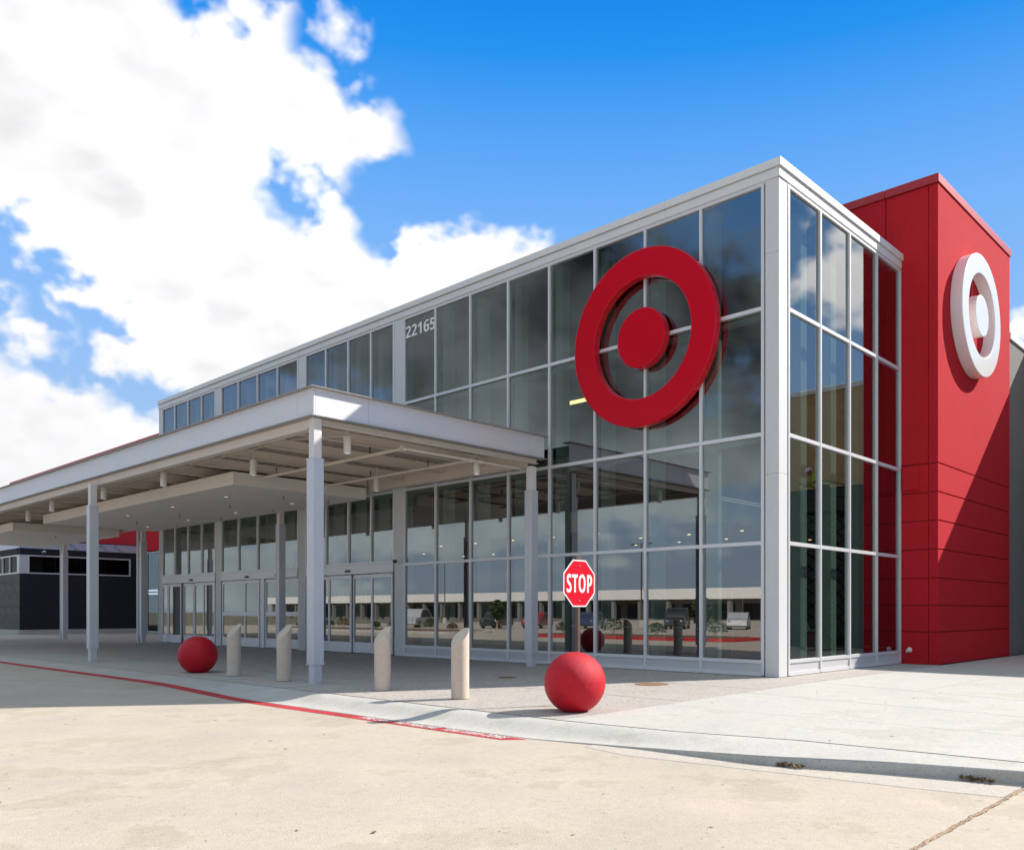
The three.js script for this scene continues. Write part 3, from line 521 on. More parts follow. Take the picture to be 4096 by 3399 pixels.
  for (let k = 0; k < 10; k++) for (const x of [LX[0] + 0.1, LX[1] - 0.1]) { const y0 = 0.55 + k * step, q = k % 2 ? 1 : -1; part(lf, 'scissor_arm', rod([x, y0, cz - 0.75 * q], [x, y0 + step, cz + 0.75 * q], 0.035, 6), M.inDark); part(lf, 'scissor_arm', rod([x, y0, cz + 0.75 * q], [x, y0 + step, cz - 0.75 * q], 0.035, 6), M.inDark); }
  part(lf, 'chassis', rb(LX[0], LX[1], 0.12, 0.55, LZ[0], LZ[1], 0.04), M.inDark);
  for (const x of LX) for (const z of [LZ[0] + 0.3, LZ[1] - 0.3]) part(lf, 'wheel', new THREE.CylinderGeometry(0.17, 0.17, 0.12, 18).rotateZ(Math.PI / 2).translate(x, 0.17, z), M.rubber);
  for (const y of [WKY + 0.5, WKY + 1.0]) for (const [a, b] of [[[LX[0], y, LZ[0]], [LX[1], y, LZ[0]]], [[LX[0], y, LZ[1]], [LX[1], y, LZ[1]]], [[LX[0], y, LZ[0]], [LX[0], y, LZ[1]]], [[LX[1], y, LZ[0]], [LX[1], y, LZ[1]]]]) part(lf, 'guard_rail', rod(a, b, 0.018, 6), M.inDark);
}

// ------------------------------------------------------------------ emblems
function emblem(g, R, depth, face, sideM) {                   // ring and disc in the xy plane, back at z = 0
  const ring = new THREE.Shape().absarc(0, 0, R, 0, Math.PI * 2); ring.holes.push(new THREE.Path().absarc(0, 0, R * 0.684, 0, Math.PI * 2, true));
  const opt = { depth: depth - 0.02, bevelEnabled: true, bevelThickness: 0.02, bevelSize: 0.02, bevelOffset: -0.02, bevelSegments: 2, curveSegments: 72 };
  local(g, 'ring', new THREE.ExtrudeGeometry(ring, opt), [face, sideM]);
  local(g, 'disc', new THREE.ExtrudeGeometry(new THREE.Shape().absarc(0, 0, R * 0.338, 0, Math.PI * 2), opt), [face, sideM]);
}
{
  const e = thing('round_emblem', 'big glossy red ring and disc emblem mounted on the glass front', 'emblem', [-3.715, 8.335, 0.05]);
  emblem(e, 2.22, 0.2, M.red, M.redSide);
  for (const [x, y] of [[0, 1.86], [0, -1.86], [0.04, 0.3], [-0.04, -0.3]]) local(e, 'mounting_stud', new THREE.CylinderGeometry(0.02, 0.02, 0.06, 8).rotateX(Math.PI / 2).translate(x, y, -0.02), M.frame);
  const f = thing('round_emblem', 'white ring and disc emblem on the red tower wall', 'emblem', [1.06, 10.26, -9.75]);
  f.rotation.y = Math.PI / 2; emblem(f, 1.79, 0.32, M.emblemWhite, M.emblemWhite);
  local(f, 'bracket', new THREE.BoxGeometry(0.05, 3.0, 0.05).translate(0, 0, 0.0), M.redMetal);
}

// ------------------------------------------------------------------ red tower, store wall, side wing
{
  const T = thing('red_tower', 'tall red plastered tower at the right end of the store', 'tower', [0.4, 0, -10.4]);
  part(T, 'core', bx(-0.3, 0.985, 0.0, 13.34, -13.78, -7.075), M.stuccoCore);
  const lv = [0.004, 0.91, 1.65, 2.41, 3.21, 4.01, 4.8, 5.6, 13.345];
  for (let i = 0; i < 8; i++) {
    const y0 = lv[i] + (i ? 0.014 : 0), y1 = lv[i + 1] - 0.014;
    part(T, 'panel', rb(0.775, 1.03, y0, y1, -13.8, -7.03, 0.016, 2), M.stucco);
    part(T, 'panel', rb(i === 7 ? -0.425 : 0.0, 0.762, y0, y1, -7.2, -7.034, 0.012, 2), M.stucco);
  }
  part(T, 'coping', rb(-0.45, 1.065, 13.35, 13.585, -13.84, -6.985, 0.01), M.redMetal);
  part(T, 'wall_box', rb(0.06, 0.52, 4.9, 5.56, -7.05, -6.94, 0.012), M.stucco);
  const hb = part(T, 'hose_tap', new THREE.SphereGeometry(0.075, 16, 12).scale(1, 1, 0.5).translate(0.25, 0.40, -7.02), M.white);
  part(T, 'tap_spout', rod([0.25, 0.40, -7.02], [0.21, 0.36, -6.9], 0.032, 10), M.white);
  const U = thing('store_wall', 'long red plastered store wall rising behind the glass hall', 'wall', [-42, 0, -7.2]);
  const cuts = [0.0, -0.437, -7.4, -14.4, -21.4, -28.4, -33.25, -40, -47, -54, -61, -68, -75, -84];
  for (let i = 1; i < 13; i++) { const low = i > 5 ? 5.66 : 11.0; part(U, 'panel', rb(cuts[i + 1] + 0.012, cuts[i] - 0.012, low, low < 6 ? 7.4 : 13.345, -7.25, -7.034, 0.012), M.stucco); if (low < 6) part(U, 'panel', rb(cuts[i + 1] + 0.012, cuts[i] - 0.012, 7.42, 13.345, -7.25, -7.034, 0.012), M.stucco); }
  part(U, 'backing', bx(-84, -0.3, 11.0, 13.34, -7.6, -7.24), M.stuccoCore); part(U, 'backing', bx(-84, -33.3, 5.7, 11.0, -7.6, -7.24), M.stuccoCore);
  part(U, 'coping', rb(-84.05, -0.46, 13.35, 13.585, -7.65, -6.985, 0.01), M.redMetal);
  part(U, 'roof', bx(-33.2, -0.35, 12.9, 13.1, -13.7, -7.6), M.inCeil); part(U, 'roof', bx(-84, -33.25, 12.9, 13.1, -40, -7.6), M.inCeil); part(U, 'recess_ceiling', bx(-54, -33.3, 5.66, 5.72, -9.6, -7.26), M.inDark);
  // glazed shop front under the red wall, beyond the hall
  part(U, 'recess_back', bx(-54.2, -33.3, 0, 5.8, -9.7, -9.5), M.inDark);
  for (let x = -52.6; x < -34; x += 1.85) { part(U, 'mullion', bx(x - 0.04, x + 0.04, 0.05, 5.64, -7.16, -7.06), M.frame); part(U, 'pane', new THREE.PlaneGeometry(1.77, 2.5).translate(x + 0.925, 1.40, -7.1), M.glassDark); part(U, 'pane', new THREE.PlaneGeometry(1.77, 2.5).translate(x + 0.925, 4.25, -7.1), M.glassDark); }
  for (const y of [0.09, 2.82, 5.55]) part(U, 'transom', bx(-54, -33.3, y - 0.045, y + 0.045, -7.158, -7.062), M.frame);
}
{
  const w = thing('side_wing', 'grey plastered wing standing right of the red tower', 'building', [10, 0, -16.5]);
  part(w, 'grey_wall', bx(0.2, 0.99, 0, 10.62, -16.0, -13.85), M.greyWall); part(w, 'coping', rb(0.15, 1.05, 10.62, 10.84, -16.0, -13.85, 0.01), M.coping);
  part(w, 'wall', bx(-2, 34, 6.6, 10.56, -17, -16.02), M.tanWall, 'tan upper wall'); part(w, 'wall', bx(-2, 34, 0, 6.58, -17, -16.04), M.darkWall, 'dark lower wall');
  part(w, 'coping', rb(1.1, 34.1, 10.56, 10.75, -17.1, -15.95, 0.01), M.coping);
}
// ------------------------------------------------------------------ dark brick block at the far left
{
  const b = thing('brick_block', 'low dark brick block with a window strip at the far left', 'building', [-64, 0, -3]);
  const X = -54.0;
  part(b, 'plinth', bx(-90, X + 0.06, 0, 0.30, -7.0, 0.33), M.curb);
  part(b, 'brick_wall', bx(X - 0.3, X, 0.30, 3.94, -7.0, 0.24), M.darkBrick); part(b, 'brick_wall', bx(X - 0.3, X, 5.15, 5.58, -7.0, 0.24), M.darkBrick); part(b, 'brick_wall', bx(X - 0.3, X, 3.94, 5.15, -7.0, -6.5), M.darkBrick);
  part(b, 'brick_wall', bx(-90, X, 0.30, 3.94, 0.24, 0.27), M.greyBrick, 'lighter grey brick front'); part(b, 'brick_wall', bx(-90, X - 0.4, 5.15, 5.58, 0.0, 0.27), M.darkBrick);
  part(b, 'corner_panel', bx(X - 0.5, X + 0.01, 3.94, 5.15, -0.2, 0.28), M.pier);
  part(b, 'roof', bx(-90, X, 6.05, 6.15, -7.0, 0.24), M.inCeil); part(b, 'backing', bx(-90, X - 0.5, 0, 6.0, -6.9, -1.2), M.inDark);
  part(b, 'fascia_film', bx(X - 0.1, X + 0.05, 5.58, 6.08, -7.0, 0.3), M.film); part(b, 'fascia_film', bx(-90, X - 0.1, 5.58, 6.08, 0.1, 0.3), M.film);
  for (const z of [-2.55, -4.45, -5.35]) { const g = lettering('BOND', 0.19, 0.004, fontR); g.rotateZ(-0.72).rotateY(Math.PI / 2).translate(X + 0.052, 5.93, z); part(b, 'print', g, M.printGrey); }
  for (const [y0, y1] of [[3.94, 4.02], [5.07, 5.15]]) part(b, 'window_frame', bx(X - 0.1, X + 0.03, y0, y1, -6.5, -0.2), M.frame);
  for (const z of [-6.46, -0.24]) part(b, 'window_frame', bx(X - 0.1, X + 0.03, 4.02, 5.07, z - 0.04, z + 0.04), M.frame);
  for (let k = 0; k < 4; k++) part(b, 'pane', new THREE.PlaneGeometry(1.5, 1.05).rotateY(Math.PI / 2).translate(X - 0.05, 4.545, -1.03 - k * 1.545), M.glassDark);
  for (let k = 0; k < 8; k++) { const x1 = X - 0.55 - k * 1.6; part(b, 'pane', new THREE.PlaneGeometry(1.5, 1.05).translate(x1 - 0.8, 4.545, 0.2), M.glassDark); part(b, 'window_frame', bx(x1 - 1.64, x1 - 1.56, 3.94, 5.15, 0.12, 0.28), M.frame); }
  for (const [y0, y1] of [[3.94, 4.02], [5.07, 5.15]]) part(b, 'window_frame', bx(-90, X - 0.5, y0, y1, 0.1, 0.285), M.frame);
}

// ------------------------------------------------------------------ entrance canopy
const PX = -7.03;
{
  const c = thing('entrance_canopy', 'flat steel entrance canopy with pale fascia standing on square posts', 'canopy', [-26, 0, 4]);
  const fy0 = 5.64, fy1 = 6.235, fx = -6.85, fz = 7.5, end = -46;
  const jf = [-7.5, -13.6, -19.7, -25.8, -31.9, -38, -46];
  part(c, 'fascia_panel', rb(jf[0] + 0.003, fx, fy0, fy1, fz - 0.04, fz, 0.004), M.fascia);
  for (let i = 0; i < 6; i++) part(c, 'fascia_panel', rb(jf[i + 1] + 0.003, jf[i] - 0.003, fy0, fy1, fz - 0.04, fz, 0.004), M.fascia);
  for (const [a, b] of [[6.12, 7.458], [1.05, 6.114], [0.47, 1.044]]) part(c, 'fascia_panel', rb(fx - 0.04, fx, fy0, fy1, a, b, 0.004), M.fascia);
  for (const [y, o] of [[fy1, 0.11], [fy0 - 0.016, 0.09]]) {
    part(c, 'drip_edge', bx(end, fx + o, y, y + 0.016, fz - 0.22, fz + o), M.flange); part(c, 'drip_edge', bx(fx - 0.22, fx + o, y, y + 0.016, 0.40, fz - 0.222), M.flange);
  }
  part(c, 'fascia_back', bx(end, fx - 0.05, 5.9, 6.2, fz - 0.10, fz - 0.045), M.steel);
  // rolled beams: web and two flanges
  const beamX = (x0, x1, y0, y1, z, w = 0.11) => { const b = sub(c, 'beam'); part(b, 'web', bx(x0, x1, y0 + 0.03, y1 - 0.03, z - 0.012, z + 0.012), M.steel); part(b, 'flange', rb(x0, x1, y0, y0 + 0.03, z - w, z + w, 0.006), M.steel); part(b, 'flange', rb(x0, x1, y1 - 0.03, y1, z - w, z + w, 0.006), M.steel); };
  const beamZ = (z0, z1, y0, y1, x, w = 0.08, n = 'beam') => { const b = sub(c, n); part(b, 'web', bx(x - 0.01, x + 0.01, y0 + 0.022, y1 - 0.022, z0, z1), M.steel); part(b, 'flange', rb(x - w, x + w, y0, y0 + 0.022, z0, z1, 0.005), M.steel); part(b, 'flange', rb(x - w, x + w, y1 - 0.022, y1, z0, z1, 0.005), M.steel); };
  beamX(end, PX - 0.15, 5.41, 5.86, 7.32); part(c, 'beam_casing', bx(end, PX - 0.16, 5.445, 5.83, 7.335, 7.40), M.steel); beamX(end, PX - 0.15, 5.41, 5.86, 0.77);
  part(c, 'beam_casing', bx(end, PX - 0.16, 5.445, 5.83, 0.79, 0.85), M.steel);
  for (let x = -8.75; x > end; x -= 1.95) beamZ(0.9, 7.2, 5.60, 5.86, x, 0.065, 'joist');
  beamZ(0.6, 7.3, 5.50, 5.86, PX, 0.09);
  // ribbed deck: flutes run along the canopy
  { const pos = [], idx = [], pr = []; for (let z = 0.5; z < 7.3; z += 0.28) pr.push([z, 5.864], [z + 0.09, 5.864], [z + 0.125, 5.937], [z + 0.245, 5.937], [z + 0.28, 5.864]);
    const s = [pr.map(([z, y]) => [end, y, z]), pr.map(([z, y]) => [fx - 0.06, y, z])]; part(c, 'deck', toCreasedNormals(sheet(s), 0.3), M.deck); }
  part(c, 'roof', bx(end, fx - 0.05, 5.95, 6.16, 0.48, fz - 0.11), M.inCeil);
  // posts
  const post = (x, z, y, wide) => { const p = sub(c, 'post'), g = walkY(z); part(p, 'tube', rb(x - 0.10, x + 0.10, g - 0.02, y, z - 0.10, z + 0.10, 0.015, 2), M.postTop); part(p, 'base_sleeve', rb(x - 0.103, x + 0.103, g - 0.01, 0.36, z - 0.103, z + 0.103, 0.015, 2), M.postWrap); part(p, 'cladding', rb(x - 0.132, x + 0.132, 0.345, 4.755, z - 0.132, z + 0.132, 0.012, 2), M.postWrap); part(p, 'cap_strip', bx(x - 0.138, x + 0.138, 4.73, 4.758, z - 0.138, z + 0.138), M.postWrap); part(p, 'foot_strip', bx(x - 0.138, x + 0.138, 0.342, 0.372, z - 0.138, z + 0.138), M.postWrap); return p; };
  post(PX, 7.35, 5.62); post(-19.42, 7.58, 5.42); post(-31.6, 7.45, 5.42); post(-44, 7.45, 5.42);
  post(PX - 0.02, 0.77, 5.42); post(-20.35, 0.77, 5.42); post(-33.1, 0.77, 5.42); post(-43.5, 0.9, 5.42);
  for (const [x, z] of [[-33.42, 0.86], [-43.85, 0.95]]) part(c, 'rain_pipe', cyl(0.085, 0.0, 5.4, x, z, 16), M.postWrap);
  // dropped ceilings
  for (const [x0, x1] of [[-31.2, -14.45], [-46, -35.4]]) {
    part(c, 'dropped_ceiling', rb(x0, x1, 5.15, 5.525, 1.0, 5.53, 0.012), M.soffit); part(c, 'upstand', bx(x0 + 0.4, x1 - 2.6, 5.52, 5.86, 1.3, 4.7), M.soffit);
  }
  const can = new THREE.CylinderGeometry(0.06, 0.06, 0.012, 16), ring = new THREE.TorusGeometry(0.07, 0.012, 6, 18).rotateX(Math.PI / 2);
  for (const x of [-17.2, -21.2, -25.2, -29.2]) for (const z of [2.1, 4.4]) { const o = local(c, 'recessed_lamp', can, M.lens); o.position.set(x + 26, 5.146, z - 4); const t = local(c, 'lamp_trim', ring, M.lampWhite); t.position.set(x + 26, 5.15, z - 4); }
  for (const x of [-15.6, -19.2, -23.2, -27.2, -37]) for (const z of [1.7, 3.3]) part(c, 'sprinkler', merge([cyl(0.012, 5.06, 5.15, x, z, 8), cyl(0.035, 5.055, 5.063, x, z, 10)]), M.galv);
  // pipes and conduit
  part(c, 'sprinkler_pipe', tube([[-7.42, 5.40, 4.75], [-7.42, 5.40, 0.24]], 0.045, 10), M.steel); part(c, 'sprinkler_pipe', tube([[-7.42, 5.40, 4.75], [-14.3, 5.40, 4.75]], 0.045, 10), M.steel); part(c, 'sprinkler_pipe', tube([[-7.45, 5.40, 2.6], [-17.0, 5.40, 2.6]], 0.04, 10), M.steel);
  for (const [x, z] of [[-7.42, 4.75], [-7.42, 2.6], [-7.42, 2.3], [-11.5, 4.75]]) part(c, 'pipe_coupling', new THREE.CylinderGeometry(0.068, 0.068, 0.11, 14).rotateX(Math.PI / 2).translate(x, 5.4, z), M.steel);
  for (const [x, z] of [[-8.8, 4.75], [-11.2, 4.75], [-13.4, 4.75], [-9.2, 2.6], [-11.9, 2.6]]) part(c, 'sprinkler', merge([cyl(0.016, 5.42, 5.56, x, z, 8), cyl(0.03, 5.56, 5.60, x, z, 8)]), M.galv);
  for (const z of [6.72, 2.0]) part(c, 'conduit', tube([[-7.8, 5.56, z === 2 ? 2 : 6.04], [-9.5, 5.57, z - 0.05], [-34, 5.57, z - 0.05]], 0.014, 6, 40), M.steel);
}
{
  const at = [[-7.82, 6.04, 'white cylinder lamp under the canopy nearest its outer corner'], [-12.45, 5.95, 'white cylinder lamp hanging just above the dropped ceiling corner'], [-16.36, 6.7, 'white cylinder lamp under the front beam, third from the corner post'], [-20.8, 6.78, 'white cylinder lamp right beside the second front post'], [-25.86, 6.78, 'white cylinder lamp under the front beam left of the second post'], [-30.4, 6.3, 'white cylinder lamp at the left end of the dropped ceiling'], [-12.53, 1.95, 'white cylinder lamp near the house wall beside the dropped ceiling end'], [-7.91, 1.98, 'white cylinder lamp beside the sprinkler pipe near the wall post']];
  let first;
  at.forEach(([x, z, label], i) => {
    if (!first) {
      first = thing('canopy_lamp', label, 'lamp', [x, 5.15, z], 'cylinder lamps under the canopy');
      local(first, 'housing', new THREE.LatheGeometry([[0.0, 0.4], [0.082, 0.4], [0.086, 0.395], [0.086, 0.316], [0.083, 0.313], [0.086, 0.31], [0.086, 0.004], [0.082, 0], [0.072, 0], [0.068, 0.03], [0, 0.035]].map((p) => new THREE.Vector2(...p)), 28), M.lampWhite);
      local(first, 'lens', new THREE.CylinderGeometry(0.066, 0.066, 0.008, 20).translate(0, 0.018, 0), M.lens);
      local(first, 'hanger', merge([new THREE.BoxGeometry(0.05, 0.06, 0.05).translate(0, 0.42, 0), new THREE.CylinderGeometry(0.012, 0.012, 0.34, 8).translate(0, 0.55, 0)]), M.lampWhite);
    } else copyOf(first, label, [x, 5.15, z]);
  });
}

// ------------------------------------------------------------------ bollards, balls, stop sign
{
  const label = ['beige slanted top bollard right beside the far red ball', 'beige slanted top bollard between the far ball bollard and the corner post', 'beige slanted top bollard just right of the corner canopy post', 'beige slanted top bollard nearest the big red ball'];
  let first;
  [[-10.36, 7.52], [-8.08, 7.49], [-4.52, 7.40], [-2.18, 7.42]].forEach(([x, z], i) => {
    const y = walkY(z);
    if (!first) {
      const o = thing('bollard', label[i], 'bollard', [x, y, z], 'slanted bollards along the kerb');
      const r = 0.158, n = 48, rows = [], prof = [[0, r], [0.3, r], [0.6, r], [0.9, r]], cut = (zz) => 1.10 - zz / r * 0.155;
      for (const [yy] of prof) rows.push(Array.from({ length: n + 1 }, (_, k) => { const a = k / n * Math.PI * 2; return [r * Math.cos(a), yy, r * Math.sin(a)]; }));
      rows.push(Array.from({ length: n + 1 }, (_, k) => { const a = k / n * Math.PI * 2; return [r * Math.cos(a), cut(r * Math.sin(a)) - 0.006, r * Math.sin(a)]; }));
      rows.push(Array.from({ length: n + 1 }, (_, k) => { const a = k / n * Math.PI * 2, q = r - 0.005; return [q * Math.cos(a), cut(q * Math.sin(a)), q * Math.sin(a)]; }));
      rows.push(Array.from({ length: n + 1 }, () => [0, cut(0), 0]));
      local(o, 'sleeve', uvm(toCreasedNormals(sheet(rows.reverse()), 0.5)), M.bollard);
      local(o, 'base_seal', new THREE.TorusGeometry(r + 0.001, 0.006, 6, 40).rotateX(Math.PI / 2).translate(0, 0.003, 0), M.joint);
      first = o;
    } else copyOf(first, label[i], [x, y, z], [0, 0.02, -0.03, 0.015][i]);
  });
  const R = 0.475, ballGeo = () => { const pts = []; const cut = 0.375; for (let k = 0; k <= 60; k++) { const a = -Math.asin(0.93) + (Math.asin(0.93) + Math.PI / 2) * k / 60; let r = R * Math.cos(a); if (Math.abs(a + 0.02) < 0.03) r -= 0.002; pts.push(new THREE.Vector2(Math.max(0.0005, r), R * Math.sin(a) + R * 0.93)); } pts.unshift(new THREE.Vector2(R * cut - 0.012, 0)); const g = new THREE.LatheGeometry(pts, 96); const uv = g.attributes.uv; for (let i = 0; i < uv.count; i++) uv.setXY(i, uv.getX(i) * 3.0, uv.getY(i) * 1.5); return g; };
  const g = ballGeo();
  const b1 = thing('red_ball', 'big red concrete ball in the sun at the plaza corner', 'ball', [0.59, walkY(7.47), 7.47], 'red balls along the kerb');
  local(b1, 'sphere', g, M.ball); local(b1, 'foot', new THREE.CylinderGeometry(0.17, 0.175, 0.012, 40).translate(0, 0.004, 0), M.joint);
  copyOf(b1, 'red concrete ball in the shade beside the bollards', [-12.15, walkY(7.58), 7.58], 2.1);
}
{
  const s = thing('stop_sign', 'red octagonal stop sign on a rusty brown post behind the big ball', 'sign', [0.03, walkY(6.78), 6.78]);
  const oct = (r) => new THREE.Shape(Array.from({ length: 8 }, (_, k) => new THREE.Vector2(r * Math.cos((k + 0.5) * Math.PI / 4), r * Math.sin((k + 0.5) * Math.PI / 4))));
  const Rr = 0.385 / Math.cos(Math.PI / 8), cy = 1.995, turn = (g2) => g2.rotateY(Math.PI / 2);
  const plate = new THREE.ExtrudeGeometry(oct(Rr), { depth: 0.004, bevelEnabled: false }); local(s, 'plate', turn(plate.translate(0, cy, 0.034)), M.signWhite);
  local(s, 'red_field', turn(new THREE.ExtrudeGeometry(oct(Rr - 0.024), { depth: 0.0015, bevelEnabled: false }).translate(0, cy, 0.0385)), M.signRed);
  const t = lettering('STOP', 0.27, 0.0015); t.computeBoundingBox(); const w = t.boundingBox.max.x - t.boundingBox.min.x, hgt = t.boundingBox.max.y; t.translate(-t.boundingBox.min.x - w / 2, -hgt / 2, 0).scale(0.625 / w, 0.30 / hgt, 1).translate(0, cy, 0.0405);
  local(s, 'lettering', turn(t), M.signWhite);
  for (const y of [0.285, -0.285]) local(s, 'bolt', turn(new THREE.SphereGeometry(0.013, 10, 8).translate(0, cy + y, 0.042)), M.chrome);
  local(s, 'post', new RoundedBoxGeometry(0.058, 2.46, 0.058, 1, 0.006).translate(0, 1.21, 0), M.galv);
  local(s, 'top_bracket', new THREE.BoxGeometry(0.03, 0.05, 0.12).translate(0.01, 2.42, 0), M.galv);
}
// ------------------------------------------------------------------ small things
{
  const cover = new THREE.CylinderGeometry(0.33, 0.34, 0.012, 40), rim = new THREE.TorusGeometry(0.35, 0.007, 6, 44).rotateX(Math.PI / 2);
  const mk = (label, x, z, s) => { const o = thing('cover_plate', label, 'cover', [x, walkY(z), z], 'rusty cover plates in the paving'); local(o, 'lid', cover, M.rust); local(o, 'rim', rim, M.rust); o.scale.set(s, 1, s); return o; };
  mk('rusty round cover plate in the sunlit paving behind the big ball', -1.25, 3.05, 1); mk('small rusty round cover plate in the shaded paving', -4.85, 3.75, 0.62);
  const dome = (label, x, y, z) => { const o = thing('security_camera', label, 'camera', [x, y, z], 'dome cameras on the walls'); local(o, 'mount', new THREE.CylinderGeometry(0.10, 0.10, 0.16, 22).rotateX(Math.PI / 2).translate(0, 0, 0.08), M.white); local(o, 'dome', new THREE.SphereGeometry(0.085, 20, 14).translate(-0.02, -0.01, 0.17), M.black); local(o, 'shroud', new THREE.SphereGeometry(0.097, 20, 10, 0, Math.PI * 2, 0, 1.5).translate(0, 0.004, 0.165), M.white); return o; };
  dome('white dome camera on the pier right of the entrance doors', -14.0, 3.18, 0.0);
  const d2 = dome('white dome camera high on the dark brick wall', -53.99, 5.36, -1.1); d2.rotation.y = Math.PI / 2;
  // dry leaves and crumbs
  const leaf = new THREE.CircleGeometry(0.022, 6).rotateX(-Math.PI / 2).scale(1, 1, 0.6); { const p = leaf.attributes.position; for (let i = 0; i < p.count; i++) p.setY(i, 0.25 * Math.abs(p.getX(i)) + 0.003); leaf.computeVertexNormals(); }
  const inst = new THREE.InstancedMesh(leaf, M.leafB, 210), m4 = new THREE.Matrix4(), q = new THREE.Quaternion(), up = new THREE.Vector3(0, 1, 0);
  for (let i = 0; i < 210; i++) {
    const on = i < 90; const x = on ? rr(-12, 8) : rr(-14, 9), z = on ? rr(1.0, 8.0) : rr(9.8, 16), y = on ? walkY(z) : roadY(x), s = Math.pow(rnd(), 2) * 1.1 + 0.25;
    inst.setMatrixAt(i, m4.compose(new THREE.Vector3(x, y + 0.001, z), q.setFromAxisAngle(up, rr(0, 6.3)), new THREE.Vector3(s, s, s)));
  }
  inst.name = 'dry_leaves'; inst.userData = { label: 'tiny dry brown leaves scattered over the paving', category: 'leaves', kind: 'stuff' }; shade(inst); scene.add(inst);
  const heap = (label, x, n) => { const list = []; for (let i = 0; i < n; i++) { const a = leaf.clone().scale(rr(0.7, 1.6), rr(1, 4), rr(0.7, 1.6)).rotateZ(rr(-0.8, 0.8)).rotateX(rr(-0.8, 0.8)).rotateY(rr(0, 6)); const dx = rr(-0.16, 0.16); a.translate(dx, rr(0.008, 0.03), rr(0, 0.05)); list.push(a); } const o = solo('leaf_heap', merge(list), M.leafB, label, 'leaves', [x, -0.199, zEdge(x) + 0.03]); o.userData.kind = 'stuff'; };
  heap('small heap of dead leaves against the middle of the square kerb', 5.0, 46); heap('small heap of dead leaves near the end of the square kerb', 6.75, 40);
}

// ------------------------------------------------------------------ the car park behind the camera, mirrored in the glass
function car(label, paint, [x, z], turn, tall = 0) {
  const o = thing('parked_car', label, 'car', [x, roadY(x), z], 'cars parked opposite the store'); o.rotation.y = turn;
  const H = 1.45 + tall, side = new THREE.Shape(); side.moveTo(-2.25, 0.35); side.lineTo(-2.3, 0.75); side.quadraticCurveTo(-2.2, 0.92, -1.9, 0.95); side.lineTo(-1.55, 0.98); side.quadraticCurveTo(-1.0, H, -0.55, H); side.lineTo(0.45, H); side.quadraticCurveTo(0.8, H, 1.2, 1.0); side.quadraticCurveTo(2.0, 0.92, 2.2, 0.78); side.lineTo(2.28, 0.4); side.lineTo(2.1, 0.28); side.lineTo(-2.1, 0.28); side.closePath();
  local(o, 'body', new THREE.ExtrudeGeometry(side, { depth: 1.62, bevelEnabled: true, bevelThickness: 0.08, bevelSize: 0.06, bevelSegments: 3, curveSegments: 10 }).translate(0, 0, -0.81), paint);
  const win = new THREE.Shape(); win.moveTo(-1.35, 1.0); win.quadraticCurveTo(-0.95, H - 0.06, -0.55, H - 0.06); win.lineTo(0.42, H - 0.06); win.quadraticCurveTo(0.7, H - 0.08, 1.0, 1.02); win.closePath();
  local(o, 'side_windows', new THREE.ExtrudeGeometry(win, { depth: 1.80, bevelEnabled: false }).translate(0, 0, -0.90), M.black);
  for (const [wx, wz] of [[-1.4, 0.82], [1.4, 0.82], [-1.4, -0.82], [1.4, -0.82]]) { const w = sub(o, 'wheel'); w.position.set(wx, 0.33, wz); local(w, 'tyre', new THREE.CylinderGeometry(0.33, 0.33, 0.22, 24).rotateX(Math.PI / 2), M.rubber); local(w, 'rim', new THREE.CylinderGeometry(0.21, 0.21, 0.235, 10).rotateX(Math.PI / 2), M.chrome); }
  for (const s of [-0.62, 0.62]) { local(o, 'headlight', new THREE.SphereGeometry(0.11, 10, 8).scale(0.6, 0.7, 1.4).translate(2.25, 0.72, s), M.chrome); local(o, 'tail_light', new THREE.SphereGeometry(0.11, 10, 8).scale(0.5, 0.7, 1.4).translate(-2.27, 0.78, s), M.inRed); }
}
const paint = (r, g, b) => new THREE.MeshPhysicalMaterial({ color: lin(r, g, b), roughness: 0.3, metalness: 0.2, clearcoat: 0.8, clearcoatRoughness: 0.08 });
const dark = paint(0.012, 0.013, 0.018), rubyP = paint(0.30, 0.01, 0.015), silverP = paint(0.45, 0.46, 0.47), navy = paint(0.02, 0.035, 0.09);
car('black sedan parked opposite the store', dark, [-51, 38.5], 1.1); car('dark red sedan parked beside the black one', rubyP, [-48.0, 41.0], 1.1); car('silver van parked at the far end of the row', silverP, [-60, 36], 1.1, 0.35); car('navy car parked nearest the landscape island', navy, [-43.5, 43.5], 1.1); car('black van parked in the next row', dark, [-36, 47], 1.1, 0.4); car('silver sedan parked in the next row', silverP, [-30.5, 48.5], 1.1); car('blue sedan parked farther right in the row', navy, [-22, 50], 1.1); car('red van parked farther right in the row', rubyP, [-15.5, 51], 1.1, 0.3);
